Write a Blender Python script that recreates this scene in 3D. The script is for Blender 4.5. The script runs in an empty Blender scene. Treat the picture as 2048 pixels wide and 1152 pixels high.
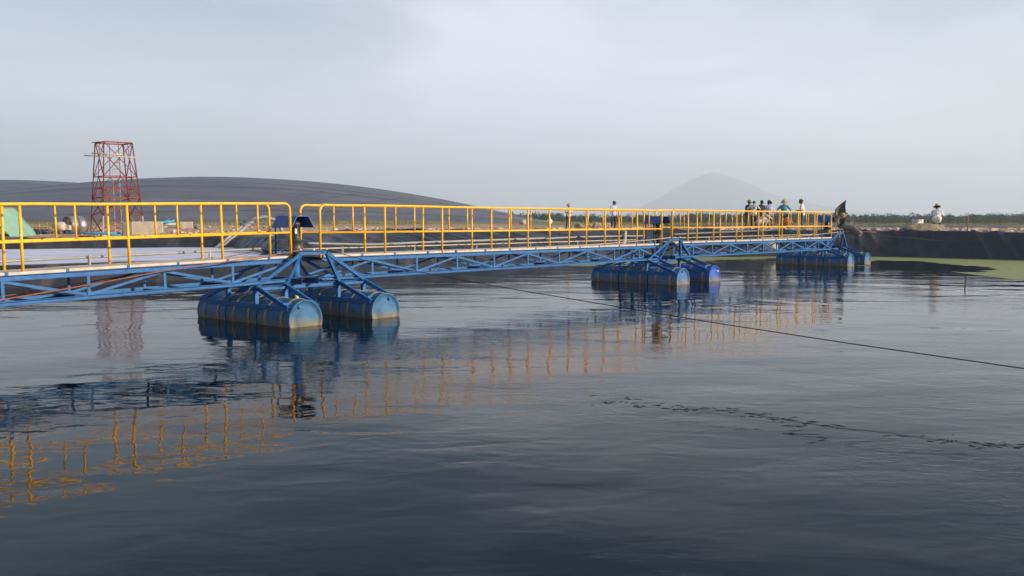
import bpy, bmesh, math, random
import numpy as np
from mathutils import Vector, Matrix, noise

random.seed(7)
rng = np.random.default_rng(11)
sc = bpy.context.scene
COL = sc.collection
PI = math.pi
R = math.radians

# ------------------------------------------------------------------ camera
F_PX, Y_HORIZON, CAM_H = 1822.4, 433.75, 2.0
PITCH = math.atan((576 - Y_HORIZON) / F_PX)
cam = bpy.data.cameras.new('camera')
cam.sensor_width = 36.0
cam.lens = 36.0 * F_PX / 2048
cam.clip_start = 0.1
cam.clip_end = 20000
cam_o = bpy.data.objects.new('camera', cam)
cam_o.location = (0, 0, CAM_H)
cam_o.rotation_euler = (PI / 2 - PITCH, 0, 0)
COL.objects.link(cam_o)
sc.camera = cam_o

# ------------------------------------------------------------------ sky and sun
SUN_AZ, SUN_EL = -17.0, 15.0          # degrees; azimuth counted from +X (to the right of the camera)
world = bpy.data.worlds.new('World')
sc.world = world
world.use_nodes = True
wn, wl = world.node_tree.nodes, world.node_tree.links
bg = wn['Background']
sky = wn.new('ShaderNodeTexSky')
sky.sky_type = 'NISHITA'
sky.sun_disc = False
sky.sun_elevation = R(SUN_EL)
sky.sun_rotation = R(90 - SUN_AZ)
sky.dust_density = 2.0
sky.air_density = 1.2
sky.ozone_density = 1.2
tcw = wn.new('ShaderNodeTexCoord')
sepw = wn.new('ShaderNodeSeparateXYZ')
wl.new(tcw.outputs['Generated'], sepw.inputs[0])
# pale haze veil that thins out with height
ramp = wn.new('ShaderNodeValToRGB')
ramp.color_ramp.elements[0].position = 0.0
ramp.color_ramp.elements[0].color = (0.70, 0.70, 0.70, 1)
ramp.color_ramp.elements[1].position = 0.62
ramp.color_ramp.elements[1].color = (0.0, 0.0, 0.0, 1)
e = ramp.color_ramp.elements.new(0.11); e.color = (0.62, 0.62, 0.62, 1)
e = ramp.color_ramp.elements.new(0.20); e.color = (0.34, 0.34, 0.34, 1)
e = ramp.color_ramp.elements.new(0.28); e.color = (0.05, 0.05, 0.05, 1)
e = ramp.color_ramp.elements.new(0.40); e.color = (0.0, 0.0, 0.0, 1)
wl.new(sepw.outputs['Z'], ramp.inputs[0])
# thin cirrus, streaked
mpw = wn.new('ShaderNodeMapping')
mpw.inputs['Scale'].default_value = (1.5, 1.5, 5.5)
mpw.inputs['Rotation'].default_value = (R(10), R(14), R(20))
wl.new(tcw.outputs['Generated'], mpw.inputs[0])
nzw = wn.new('ShaderNodeTexNoise')
nzw.inputs['Scale'].default_value = 2.4
nzw.inputs['Detail'].default_value = 6
nzw.inputs['Roughness'].default_value = 0.52
nzw.inputs['Distortion'].default_value = 0.6
wl.new(mpw.outputs[0], nzw.inputs['Vector'])
rc = wn.new('ShaderNodeMapRange')
rc.inputs['From Min'].default_value = 0.40
rc.inputs['From Max'].default_value = 0.66
rc.inputs['To Min'].default_value = 0.0
rc.inputs['To Max'].default_value = 0.24
wl.new(nzw.outputs['Fac'], rc.inputs['Value'])
addw = wn.new('ShaderNodeMath'); addw.operation = 'ADD'; addw.use_clamp = True
wl.new(ramp.outputs[0], addw.inputs[0])
wl.new(rc.outputs[0], addw.inputs[1])
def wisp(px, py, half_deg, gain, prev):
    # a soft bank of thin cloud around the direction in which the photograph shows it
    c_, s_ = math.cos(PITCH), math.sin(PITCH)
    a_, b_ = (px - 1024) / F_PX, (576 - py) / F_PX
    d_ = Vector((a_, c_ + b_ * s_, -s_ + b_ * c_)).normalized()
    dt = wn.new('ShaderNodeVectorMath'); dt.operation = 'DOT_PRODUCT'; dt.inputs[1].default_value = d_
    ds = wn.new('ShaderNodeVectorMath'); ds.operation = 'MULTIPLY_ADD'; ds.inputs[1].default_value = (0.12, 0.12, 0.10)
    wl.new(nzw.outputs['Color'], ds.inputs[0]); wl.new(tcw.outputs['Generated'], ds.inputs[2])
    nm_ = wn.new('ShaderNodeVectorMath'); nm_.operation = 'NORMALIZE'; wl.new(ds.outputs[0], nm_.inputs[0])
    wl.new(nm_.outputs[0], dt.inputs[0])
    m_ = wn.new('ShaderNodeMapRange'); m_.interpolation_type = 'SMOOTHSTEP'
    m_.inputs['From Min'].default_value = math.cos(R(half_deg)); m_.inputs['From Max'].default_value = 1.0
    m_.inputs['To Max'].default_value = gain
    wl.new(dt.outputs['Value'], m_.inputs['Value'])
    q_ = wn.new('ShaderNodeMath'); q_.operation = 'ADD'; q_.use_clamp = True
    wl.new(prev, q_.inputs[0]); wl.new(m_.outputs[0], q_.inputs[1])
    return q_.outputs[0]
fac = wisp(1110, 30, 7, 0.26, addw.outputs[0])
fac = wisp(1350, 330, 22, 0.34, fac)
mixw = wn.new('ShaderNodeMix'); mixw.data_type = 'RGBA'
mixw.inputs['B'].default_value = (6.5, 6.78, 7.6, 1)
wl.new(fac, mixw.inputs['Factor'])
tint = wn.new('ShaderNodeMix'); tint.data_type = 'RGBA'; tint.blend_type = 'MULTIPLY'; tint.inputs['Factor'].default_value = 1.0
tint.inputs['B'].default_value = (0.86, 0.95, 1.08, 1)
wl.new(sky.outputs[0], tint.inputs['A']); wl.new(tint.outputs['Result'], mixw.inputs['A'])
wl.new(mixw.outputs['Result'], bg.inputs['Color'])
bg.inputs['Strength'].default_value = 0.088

sun = bpy.data.lights.new('sun', 'SUN')
sun.energy = 5.0
sun.angle = R(0.6)
sun.color = (1.0, 0.79, 0.60)
sun_o = bpy.data.objects.new('sun', sun)
S = Vector((math.cos(R(SUN_EL)) * math.cos(R(SUN_AZ)), math.cos(R(SUN_EL)) * math.sin(R(SUN_AZ)), math.sin(R(SUN_EL))))
sun_o.rotation_euler = S.to_track_quat('Z', 'Y').to_euler()
COL.objects.link(sun_o)

sc.view_settings.view_transform = 'Standard'
sc.view_settings.look = 'None'
sc.view_settings.exposure = 0.74
sc.view_settings.gamma = 1.0
sc.view_settings.use_curve_mapping = False
sc.cycles.use_denoising = True
sc.cycles.max_bounces = 8
sc.cycles.volume_bounces = 2
sc.cycles.caustics_reflective = False
sc.cycles.caustics_refractive = False
sc.cycles.sample_clamp_indirect = 6.0

# ------------------------------------------------------------------ helpers
def ray(x, y):
    c, s = math.cos(PITCH), math.sin(PITCH)
    a, b = (x - 1024) / F_PX, (576 - y) / F_PX
    return Vector((a, c + b * s, -s + b * c))

def at(x, y, z=None, Y=None):
    """real-world point seen in the photograph at (x, y), on the level z or at the distance Y"""
    r = ray(x, y)
    t = (z - CAM_H) / r.z if z is not None else Y / r.y
    return Vector((0, 0, CAM_H)) + r * t

class MB:
    def __init__(self):
        self.v, self.f, self.m, self.sm = [], [], [], []
    def add(self, verts, faces, mi=0, smooth=False):
        b = len(self.v)
        self.v += [tuple(p) for p in verts]
        self.f += [tuple(b + i for i in f) for f in faces]
        self.m += [mi] * len(faces)
        self.sm += [smooth] * len(faces)
        return self
    def box(self, c, s, mi=0, rot=None):
        x, y, z = s[0] / 2, s[1] / 2, s[2] / 2
        vs = [Vector((a * x, b * y, d * z)) for a in (-1, 1) for b in (-1, 1) for d in (-1, 1)]
        if rot is not None: vs = [rot @ p for p in vs]
        c = Vector(c)
        return self.add([p + c for p in vs], [(0, 1, 3, 2), (4, 6, 7, 5), (0, 4, 5, 1), (2, 3, 7, 6), (0, 2, 6, 4), (1, 5, 7, 3)], mi)
    def prism(self, p, q, prof, up=(0, 0, 1), mi=0):
        p, q = Vector(p), Vector(q)
        d = (q - p).normalized()
        up = Vector(up)
        if abs(d.dot(up)) > 0.98: up = Vector((1, 0, 0))
        sx = d.cross(up).normalized(); sy = sx.cross(d).normalized()
        n = len(prof)
        vs = [p + sx * a + sy * b for a, b in prof] + [q + sx * a + sy * b for a, b in prof]
        fs = [(i, (i + 1) % n, n + (i + 1) % n, n + i) for i in range(n)] + [tuple(range(n - 1, -1, -1)), tuple(range(n, 2 * n))]
        return self.add(vs, fs, mi)
    def bar(self, p, q, w, h, up=(0, 0, 1), mi=0):
        return self.prism(p, q, [(-w / 2, -h / 2), (w / 2, -h / 2), (w / 2, h / 2), (-w / 2, h / 2)], up, mi)
    def angle(self, p, q, s, t=0.007, up=(0, 0, 1), flip=1, mi=0):
        return self.prism(p, q, [(-s / 2 * flip, -s / 2), (s / 2 * flip, -s / 2), (s / 2 * flip, -s / 2 + t), ((-s / 2 + t) * flip, -s / 2 + t), ((-s / 2 + t) * flip, s / 2), (-s / 2 * flip, s / 2)], up, mi)
    def channel(self, p, q, w, h, t=0.01, up=(0, 0, 1), flip=1, mi=0):
        W = w * flip
        return self.prism(p, q, [(-W / 2, -h / 2), (W / 2, -h / 2), (W / 2, -h / 2 + t), (-W / 2 + t * flip, -h / 2 + t), (-W / 2 + t * flip, h / 2 - t), (W / 2, h / 2 - t), (W / 2, h / 2), (-W / 2, h / 2)], up, mi)
    def tube(self, path, r, n=10, mi=0, caps=True, closed=False):
        P = [Vector(p) for p in path]
        rs = r if hasattr(r, '__len__') else [r] * len(P)
        ref = None; vs = []
        for i, p in enumerate(P):
            a = P[max(i - 1, 0)]; b = P[min(i + 1, len(P) - 1)]
            d = (b - a).normalized()
            if ref is None:
                ref = Vector((0, 0, 1)) if abs(d.z) < 0.9 else Vector((1, 0, 0))
            sx = d.cross(ref).normalized(); sy = sx.cross(d).normalized(); ref = sy
            vs += [p + (sx * math.cos(2 * PI * k / n) + sy * math.sin(2 * PI * k / n)) * rs[i] for k in range(n)]
        fs = [(i * n + k, i * n + (k + 1) % n, (i + 1) * n + (k + 1) % n, (i + 1) * n + k) for i in range(len(P) - 1) for k in range(n)]
        self.add(vs, fs, mi, True)
        if caps:
            self.add(vs[:n], [tuple(range(n - 1, -1, -1))], mi)
            self.add(vs[-n:], [tuple(range(n))], mi)
        return self
    def lathe(self, prof, o=(0, 0, 0), ax=(0, 0, 1), n=24, mi=0, smooth=True, a0=0, a1=2 * PI):
        """prof: (radius, height) pairs"""
        ax = Vector(ax).normalized()
        ref = Vector((1, 0, 0)) if abs(ax.x) < 0.9 else Vector((0, 1, 0))
        sx = ax.cross(ref).normalized(); sy = ax.cross(sx).normalized()
        full = abs(a1 - a0 - 2 * PI) < 1e-6
        m = n if full else n + 1
        o = Vector(o); vs = []
        for r_, h_ in prof:
            for k in range(m):
                t = a0 + (a1 - a0) * k / n
                vs.append(o + ax * h_ + (sx * math.cos(t) + sy * math.sin(t)) * r_)
        fs = []
        for i in range(len(prof) - 1):
            for k in range(n):
                k2 = (k + 1) % m
                fs.append((i * m + k, i * m + k2, (i + 1) * m + k2, (i + 1) * m + k))
        return self.add(vs, fs, mi, smooth)
    def mesh(self, name, mats):
        me = bpy.data.meshes.new(name)
        me.from_pydata(self.v, [], self.f)
        for m_ in (mats if isinstance(mats, (list, tuple)) else [mats]): me.materials.append(m_)
        me.polygons.foreach_set('material_index', self.m)
        me.polygons.foreach_set('use_smooth', self.sm)
        bm = bmesh.new(); bm.from_mesh(me)
        bmesh.ops.remove_doubles(bm, verts=bm.verts, dist=1e-5)
        bmesh.ops.recalc_face_normals(bm, faces=bm.faces)
        bm.to_mesh(me); bm.free()
        return me
    def build(self, name, mats, parent=None):
        return inst(name, self.mesh(name, mats), parent)

def inst(name, me, parent=None, loc=(0, 0, 0), rot=(0, 0, 0)):
    o = bpy.data.objects.new(name, me)
    COL.objects.link(o)
    o.parent = parent
    o.location = loc
    o.rotation_euler = rot
    return o

def empty(name, loc=(0, 0, 0), rot=(0, 0, 0)):
    o = inst(name, None, None, loc, rot)
    o.empty_display_size = 0.2
    return o

def tag(o, label, cat=None, group=None, kind=None):
    if label: o['label'] = label
    if cat: o['category'] = cat
    if group: o['group'] = group
    if kind: o['kind'] = kind
    return o

def gridmesh(name, X, Y, Z, mat, smooth=True, keep=None):
    """X, Y, Z: 2-D arrays"""
    n, m = X.shape
    V = np.stack([X, Y, Z], -1).reshape(-1, 3)
    i = np.arange(n - 1)[:, None] * m + np.arange(m - 1)[None, :]
    Fq = np.stack([i, i + 1, i + m + 1, i + m], -1).reshape(-1, 4)
    if keep is not None: Fq = Fq[keep.reshape(-1)]
    me = bpy.data.meshes.new(name)
    me.vertices.add(len(V)); me.vertices.foreach_set('co', V.astype(np.float32).ravel())
    me.loops.add(len(Fq) * 4); me.loops.foreach_set('vertex_index', Fq.astype(np.int32).ravel())
    me.polygons.add(len(Fq)); me.polygons.foreach_set('loop_start', np.arange(0, len(Fq) * 4, 4, dtype=np.int32))
    me.polygons.foreach_set('use_smooth', np.full(len(Fq), smooth))
    me.update(calc_edges=True); me.validate()
    if keep is not None:
        bm = bmesh.new(); bm.from_mesh(me)
        bmesh.ops.delete(bm, geom=[v for v in bm.verts if not v.link_faces], context='VERTS')
        bm.to_mesh(me); bm.free()
    me.materials.append(mat)
    return me

# ------------------------------------------------------------------ materials
def mat(name, col, rough=0.6, var=0.15, scale=6.0, bump=0.0, bscale=40.0, col2=None, metallic=0.0, spec=0.5, thr=(0.35, 0.7), coat=0.0):
    m = bpy.data.materials.new(name); m.use_nodes = True
    n, l = m.node_tree.nodes, m.node_tree.links
    p = n['Principled BSDF']
    p.inputs['Roughness'].default_value = rough
    p.inputs['Metallic'].default_value = metallic
    p.inputs['Specular IOR Level'].default_value = spec
    p.inputs['Coat Weight'].default_value = coat
    tc = n.new('ShaderNodeTexCoord')
    nz = n.new('ShaderNodeTexNoise')
    nz.inputs['Scale'].default_value = scale; nz.inputs['Detail'].default_value = 7; nz.inputs['Roughness'].default_value = 0.6
    l.new(tc.outputs['Object'], nz.inputs['Vector'])
    mr = n.new('ShaderNodeMapRange')
    mr.inputs['From Min'].default_value = thr[0]; mr.inputs['From Max'].default_value = thr[1]
    l.new(nz.outputs['Fac'], mr.inputs['Value'])
    mx = n.new('ShaderNodeMix'); mx.data_type = 'RGBA'
    c2 = col2 if col2 else tuple(max(0, c * (1 - 2 * var)) for c in col)
    mx.inputs['A'].default_value = (*col, 1); mx.inputs['B'].default_value = (*c2, 1)
    l.new(mr.outputs[0], mx.inputs['Factor'])
    l.new(mx.outputs['Result'], p.inputs['Base Color'])
    rr = n.new('ShaderNodeMapRange')
    rr.inputs['To Min'].default_value = max(0.02, rough - 0.12); rr.inputs['To Max'].default_value = min(1, rough + 0.15)
    l.new(nz.outputs['Fac'], rr.inputs['Value']); l.new(rr.outputs[0], p.inputs['Roughness'])
    if bump > 0:
        nb = n.new('ShaderNodeTexNoise'); nb.inputs['Scale'].default_value = bscale; nb.inputs['Detail'].default_value = 5
        l.new(tc.outputs['Object'], nb.inputs['Vector'])
        b = n.new('ShaderNodeBump'); b.inputs['Strength'].default_value = 1.0; b.inputs['Distance'].default_value = bump
        l.new(nb.outputs['Fac'], b.inputs['Height']); l.new(b.outputs[0], p.inputs['Normal'])
    return m

def node(m, t, **kw):
    nd = m.node_tree.nodes.new(t)
    for k, v in kw.items():
        if k in nd.inputs: nd.inputs[k].default_value = v
        else: setattr(nd, k, v)
    return nd

def rust_spots(m, scale, thr, col):
    n, l = m.node_tree.nodes, m.node_tree.links
    p = n['Principled BSDF']; src = p.inputs['Base Color'].links[0].from_socket
    geo = n.new('ShaderNodeNewGeometry')
    nz = n.new('ShaderNodeTexNoise'); nz.inputs['Scale'].default_value = scale; nz.inputs['Detail'].default_value = 4
    l.new(geo.outputs['Position'], nz.inputs['Vector'])
    mr = n.new('ShaderNodeMapRange'); mr.inputs['From Min'].default_value = thr - 0.04; mr.inputs['From Max'].default_value = thr + 0.02; mr.inputs['To Max'].default_value = 0.9
    l.new(nz.outputs['Fac'], mr.inputs['Value'])
    mx = n.new('ShaderNodeMix'); mx.data_type = 'RGBA'; mx.inputs['B'].default_value = (*col, 1)
    l.new(mr.outputs[0], mx.inputs['Factor']); l.new(src, mx.inputs['A']); l.new(mx.outputs['Result'], p.inputs['Base Color'])
M = {}
M['yellow'] = mat('yellow_paint', (0.83, 0.44, 0.009), 0.45, 0.06, 7, col2=(0.66, 0.32, 0.012), thr=(0.46, 0.78))
rust_spots(M['yellow'], 26, 0.69, (0.16, 0.055, 0.02))
M['yellow_far'] = mat('yellow_fence_paint', (0.70, 0.36, 0.02), 0.5)
M['blue'] = mat('blue_steel_paint', (0.022, 0.135, 0.36), 0.55, 0.1, 9, col2=(0.016, 0.09, 0.25), bump=0.002, bscale=30, spec=0.25)
rust_spots(M['blue'], 22, 0.70, (0.07, 0.035, 0.022))
M['blue_dk'] = mat('dark_blue_steel_paint', (0.012, 0.055, 0.17), 0.55, 0.1, 9, bump=0.002, bscale=30, spec=0.25)
M['hood'] = mat('blue_hood_paint', (0.02, 0.09, 0.30), 0.35, 0.1, 7)
M['motor'] = mat('motor_grey_green_paint', (0.05, 0.055, 0.047), 0.45, 0.2, 12)
M['plate'] = mat('motor_label_plate', (0.45, 0.45, 0.42), 0.4)
M['sleeve'] = mat('cream_shaft_sleeve', (0.62, 0.55, 0.42), 0.5, 0.2, 12)
M['strap'] = mat('tan_webbing_strap', (0.34, 0.29, 0.185), 0.8, 0.2, 30)
M['deck'] = mat('pale_deck_board', (0.55, 0.50, 0.42), 0.8, 0.12, 5, bump=0.004, bscale=60, col2=(0.34, 0.31, 0.27))
M['rope_o'] = mat('orange_rope', (0.27, 0.095, 0.05), 0.85, 0.2, 20)
M['rope_c'] = mat('cream_rope', (0.50, 0.44, 0.35), 0.85, 0.2, 20)
M['cable'] = mat('dark_cable', (0.03, 0.03, 0.035), 0.7)
M['pvc'] = mat('grey_pvc_pipe', (0.27, 0.28, 0.28), 0.5, 0.12, 4)
M['pvc_cream'] = mat('cream_pvc_pipe', (0.46, 0.41, 0.33), 0.5, 0.12, 4)
M['steel'] = mat('galvanised_steel', (0.55, 0.57, 0.60), 0.32, 0.12, 5, metallic=0.85)
M['rim'] = mat('rusty_rim', (0.16, 0.07, 0.05), 0.7)
M['concrete'] = mat('concrete', (0.46, 0.41, 0.32), 0.9, 0.15, 3, bump=0.01, bscale=30)
M['cabinet'] = mat('grey_cabinet_paint', (0.16, 0.18, 0.19), 0.5)
M['bluepipe'] = mat('light_blue_plastic', (0.05, 0.33, 0.56), 0.4, 0.15, 3)
M['greenpipe'] = mat('pale_green_pipe', (0.34, 0.42, 0.37), 0.5)
M['tarp'] = mat('pale_green_tarpaulin', (0.20, 0.38, 0.29), 0.55, 0.1, 2, bump=0.02, bscale=4)
M['red'] = mat('red_oxide_paint', (0.23, 0.055, 0.040), 0.7, 0.2, 6, spec=0.25)
M['whitepaint'] = mat('white_paint', (0.68, 0.66, 0.62), 0.55)
M['mixer'] = mat('cream_mixer_paint', (0.52, 0.45, 0.38), 0.6, 0.2, 5)
M['wood'] = mat('weathered_wood', (0.30, 0.20, 0.11), 0.85, 0.25, 8, bump=0.01, bscale=20)
M['rubber'] = mat('grey_rubber_sheet', (0.06, 0.056, 0.05), 0.65, 0.2, 5, bump=0.01, bscale=8)
M['hose'] = mat('grey_ribbed_hose', (0.17, 0.17, 0.18), 0.55, 0.2, 6)
M['rag'] = mat('brown_cloth', (0.33, 0.23, 0.13), 0.9, 0.25, 6, bump=0.03, bscale=9)
M['redtarp'] = mat('red_cloth', (0.45, 0.04, 0.045), 0.8)
M['rock'] = mat('pale_rubble', (0.56, 0.43, 0.33), 0.95, 0.2, 2.0, bump=0.02, bscale=9, col2=(0.32, 0.22, 0.155))
M['boulder'] = mat('beige_boulder', (0.33, 0.265, 0.17), 0.95, 0.2, 1.6, bump=0.05, bscale=6)
M['debris'] = mat('dark_weed', (0.012, 0.014, 0.010), 0.8)
M['bark'] = mat('bark', (0.10, 0.075, 0.05), 0.9)
M['grass'] = mat('dry_grass', (0.16, 0.17, 0.05), 0.9, 0.2, 0.6, col2=(0.30, 0.23, 0.09))
M['leaf'] = mat('tree_foliage', (0.030, 0.072, 0.020), 0.85, 0.2, 0.09, col2=(0.016, 0.036, 0.014), spec=0.2)
M['mount'] = mat('forested_mountain', (0.05, 0.075, 0.045), 0.95, 0.15, 0.01)
M['skin'] = mat('skin', (0.30, 0.16, 0.095), 0.6)

# drum plastic: faded blue with a scum ring just above the waterline
def drum_mat(name, base, base2):
    m = mat(name, base, 0.66, 0.1, 5, col2=base2, bump=0.006, bscale=9, spec=0.3)
    n, l = m.node_tree.nodes, m.node_tree.links
    p = n['Principled BSDF']
    src0 = p.inputs['Base Color'].links[0].from_socket
    oi = n.new('ShaderNodeObjectInfo'); hs = n.new('ShaderNodeHueSaturation')
    vr = n.new('ShaderNodeMapRange'); vr.inputs['To Min'].default_value = 0.72; vr.inputs['To Max'].default_value = 1.25
    l.new(oi.outputs['Random'], vr.inputs['Value']); l.new(vr.outputs[0], hs.inputs['Value'])
    hr_ = n.new('ShaderNodeMapRange'); hr_.inputs['To Min'].default_value = 0.49; hr_.inputs['To Max'].default_value = 0.515
    l.new(oi.outputs['Random'], hr_.inputs['Value']); l.new(hr_.outputs[0], hs.inputs['Hue'])
    l.new(src0, hs.inputs['Color']); src = hs.outputs['Color']
    geo = n.new('ShaderNodeNewGeometry'); sp_ = n.new('ShaderNodeSeparateXYZ'); l.new(geo.outputs['Position'], sp_.inputs[0])
    nz = n.new('ShaderNodeTexNoise'); nz.inputs['Scale'].default_value = 5; nz.inputs['Detail'].default_value = 5
    l.new(geo.outputs['Position'], nz.inputs['Vector'])
    ad = n.new('ShaderNodeMath'); ad.operation = 'MULTIPLY_ADD'; ad.inputs[1].default_value = -0.22
    l.new(nz.outputs['Fac'], ad.inputs[0]); l.new(sp_.outputs['Z'], ad.inputs[2])
    mr = n.new('ShaderNodeMapRange'); mr.inputs['From Min'].default_value = -0.12; mr.inputs['From Max'].default_value = 0.09
    mr.inputs['To Min'].default_value = 0.85; mr.inputs['To Max'].default_value = 0.0
    l.new(ad.outputs[0], mr.inputs['Value'])
    mx = n.new('ShaderNodeMix'); mx.data_type = 'RGBA'; mx.inputs['B'].default_value = (0.23, 0.195, 0.10, 1)
    l.new(mr.outputs[0], mx.inputs['Factor']); l.new(src, mx.inputs['A']); l.new(mx.outputs['Result'], p.inputs['Base Color'])
    return m
M['drum'] = drum_mat('faded_blue_drum_plastic', (0.042, 0.150, 0.28), (0.030, 0.11, 0.23))
M['drum_b'] = drum_mat('bright_blue_drum_plastic', (0.03, 0.11, 0.50), (0.022, 0.085, 0.40))

# ground: reddish tan earth with darker damp patches and dry grass
m = M['earth'] = mat('tan_earth', (0.47, 0.315, 0.205), 0.95, 0.1, 0.5, bump=0.06, bscale=3.0, col2=(0.25, 0.155, 0.10))
n, l = m.node_tree.nodes, m.node_tree.links
p = n['Principled BSDF']; src = p.inputs['Base Color'].links[0].from_socket
geo = n.new('ShaderNodeNewGeometry'); sp_ = n.new('ShaderNodeSeparateXYZ'); l.new(geo.outputs['Position'], sp_.inputs[0])
nz = n.new('ShaderNodeTexNoise'); nz.inputs['Scale'].default_value = 0.12; nz.inputs['Detail'].default_value = 6
l.new(geo.outputs['Position'], nz.inputs['Vector'])
ad = n.new('ShaderNodeMath'); ad.operation = 'MULTIPLY_ADD'; ad.inputs[1].default_value = 34
l.new(nz.outputs['Fac'], ad.inputs[0]); l.new(sp_.outputs['Y'], ad.inputs[2])
mr = n.new('ShaderNodeMapRange'); mr.inputs['From Min'].default_value = 84; mr.inputs['From Max'].default_value = 96
l.new(ad.outputs[0], mr.inputs['Value'])
mx = n.new('ShaderNodeMix'); mx.data_type = 'RGBA'; mx.inputs['B'].default_value = (0.17, 0.18, 0.07, 1)
l.new(mr.outputs[0], mx.inputs['Factor']); l.new(src, mx.inputs['A']); l.new(mx.outputs['Result'], p.inputs['Base Color'])

# black plastic pond liner, dusty in patches; pale streaks paint in sunlight on folds
m = M['liner'] = mat('black_pond_liner', (0.014, 0.016, 0.022), 0.42, 0.1, 0.7, bump=0.03, bscale=3.0, col2=(0.042, 0.042, 0.046), thr=(0.45, 0.75))
n, l = m.node_tree.nodes, m.node_tree.links
p = n['Principled BSDF']; src = p.inputs['Base Color'].links[0].from_socket
tc = n.new('ShaderNodeTexCoord'); mp = n.new('ShaderNodeMapping'); mp.inputs['Scale'].default_value = (1.0, 0.06, 0.06)
l.new(tc.outputs['Object'], mp.inputs[0])
nz = n.new('ShaderNodeTexNoise'); nz.inputs['Scale'].default_value = 2.2; nz.inputs['Detail'].default_value = 6; nz.inputs['Distortion'].default_value = 0.4
l.new(mp.outputs[0], nz.inputs['Vector'])
mr = n.new('ShaderNodeMapRange'); mr.inputs['From Min'].default_value = 0.56; mr.inputs['From Max'].default_value = 0.78; mr.inputs['To Max'].default_value = 0.85
l.new(nz.outputs['Fac'], mr.inputs['Value'])
mx = n.new('ShaderNodeMix'); mx.data_type = 'RGBA'; mx.inputs['B'].default_value = (0.085, 0.08, 0.075, 1)
l.new(mr.outputs[0], mx.inputs['Factor']); l.new(src, mx.inputs['A']); l.new(mx.outputs['Result'], p.inputs['Base Color'])
# inflated cover sheet
m = M['cover'] = mat('grey_cover_sheet', (0.108, 0.118, 0.148), 0.5, 0.1, 0.09, bump=0.05, bscale=0.9, col2=(0.135, 0.143, 0.17), thr=(0.4, 0.7))
n, l = m.node_tree.nodes, m.node_tree.links
p = n['Principled BSDF']; src = p.inputs['Base Color'].links[0].from_socket
tc = n.new('ShaderNodeTexCoord'); mp = n.new('ShaderNodeMapping'); mp.inputs['Scale'].default_value = (0.05, 0.35, 0.35); mp.inputs['Rotation'].default_value = (0, 0, R(6))
l.new(tc.outputs['Object'], mp.inputs[0])
nz = n.new('ShaderNodeTexNoise'); nz.inputs['Scale'].default_value = 1.6; nz.inputs['Detail'].default_value = 8; nz.inputs['Roughness'].default_value = 0.65
l.new(mp.outputs[0], nz.inputs['Vector'])
mx = n.new('ShaderNodeMix'); mx.data_type = 'RGBA'; mx.blend_type = 'MULTIPLY'; mx.inputs['Factor'].default_value = 1.0
rp = n.new('ShaderNodeValToRGB'); rp.color_ramp.elements[0].position = 0.3; rp.color_ramp.elements[0].color = (0.66, 0.66, 0.68, 1); rp.color_ramp.elements[1].position = 0.7; rp.color_ramp.elements[1].color = (1.2, 1.18, 1.12, 1)
l.new(nz.outputs['Fac'], rp.inputs[0]); l.new(src, mx.inputs['A']); l.new(rp.outputs[0], mx.inputs['B']); l.new(mx.outputs['Result'], p.inputs['Base Color'])
bb = [q for q in n if q.type == 'BUMP'][0]; b2 = n.new('ShaderNodeBump'); b2.inputs['Distance'].default_value = 0.12
l.new(nz.outputs['Fac'], b2.inputs['Height']); l.new(bb.outputs[0], b2.inputs['Normal']); l.new(b2.outputs[0], p.inputs['Normal'])
M['seam'] = mat('dark_weld_seam', (0.085, 0.092, 0.115), 0.55)

# foam on the small pond
m = M['foam'] = mat('foamy_pond_surface', (0.50, 0.51, 0.58), 0.55, 0.1, 1.0, bump=0.01, bscale=6)
n, l = m.node_tree.nodes, m.node_tree.links
p = n['Principled BSDF']
tc = n.new('ShaderNodeTexCoord'); mp = n.new('ShaderNodeMapping'); mp.inputs['Scale'].default_value = (0.22, 1.5, 1)
mp.inputs['Rotation'].default_value = (0, 0, R(-20))
l.new(tc.outputs['Object'], mp.inputs[0])
nz = n.new('ShaderNodeTexNoise'); nz.inputs['Scale'].default_value = 1.3; nz.inputs['Detail'].default_value = 9; nz.inputs['Roughness'].default_value = 0.68; nz.inputs['Distortion'].default_value = 1.0
l.new(mp.outputs[0], nz.inputs['Vector'])
rp = n.new('ShaderNodeValToRGB')
rp.color_ramp.elements[0].position = 0.30; rp.color_ramp.elements[0].color = (0.10, 0.10, 0.14, 1)
rp.color_ramp.elements[1].position = 0.66; rp.color_ramp.elements[1].color = (0.74, 0.76, 0.86, 1)
e = rp.color_ramp.elements.new(0.43); e.color = (0.50, 0.53, 0.66, 1)
l.new(nz.outputs['Fac'], rp.inputs[0]); l.new(rp.outputs[0], p.inputs['Base Color'])

# algae mat
m = M['algae'] = mat('green_algae', (0.25, 0.275, 0.075), 0.6, 0.1, 2.4, col2=(0.14, 0.17, 0.05), bump=0.006, bscale=9)

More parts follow.
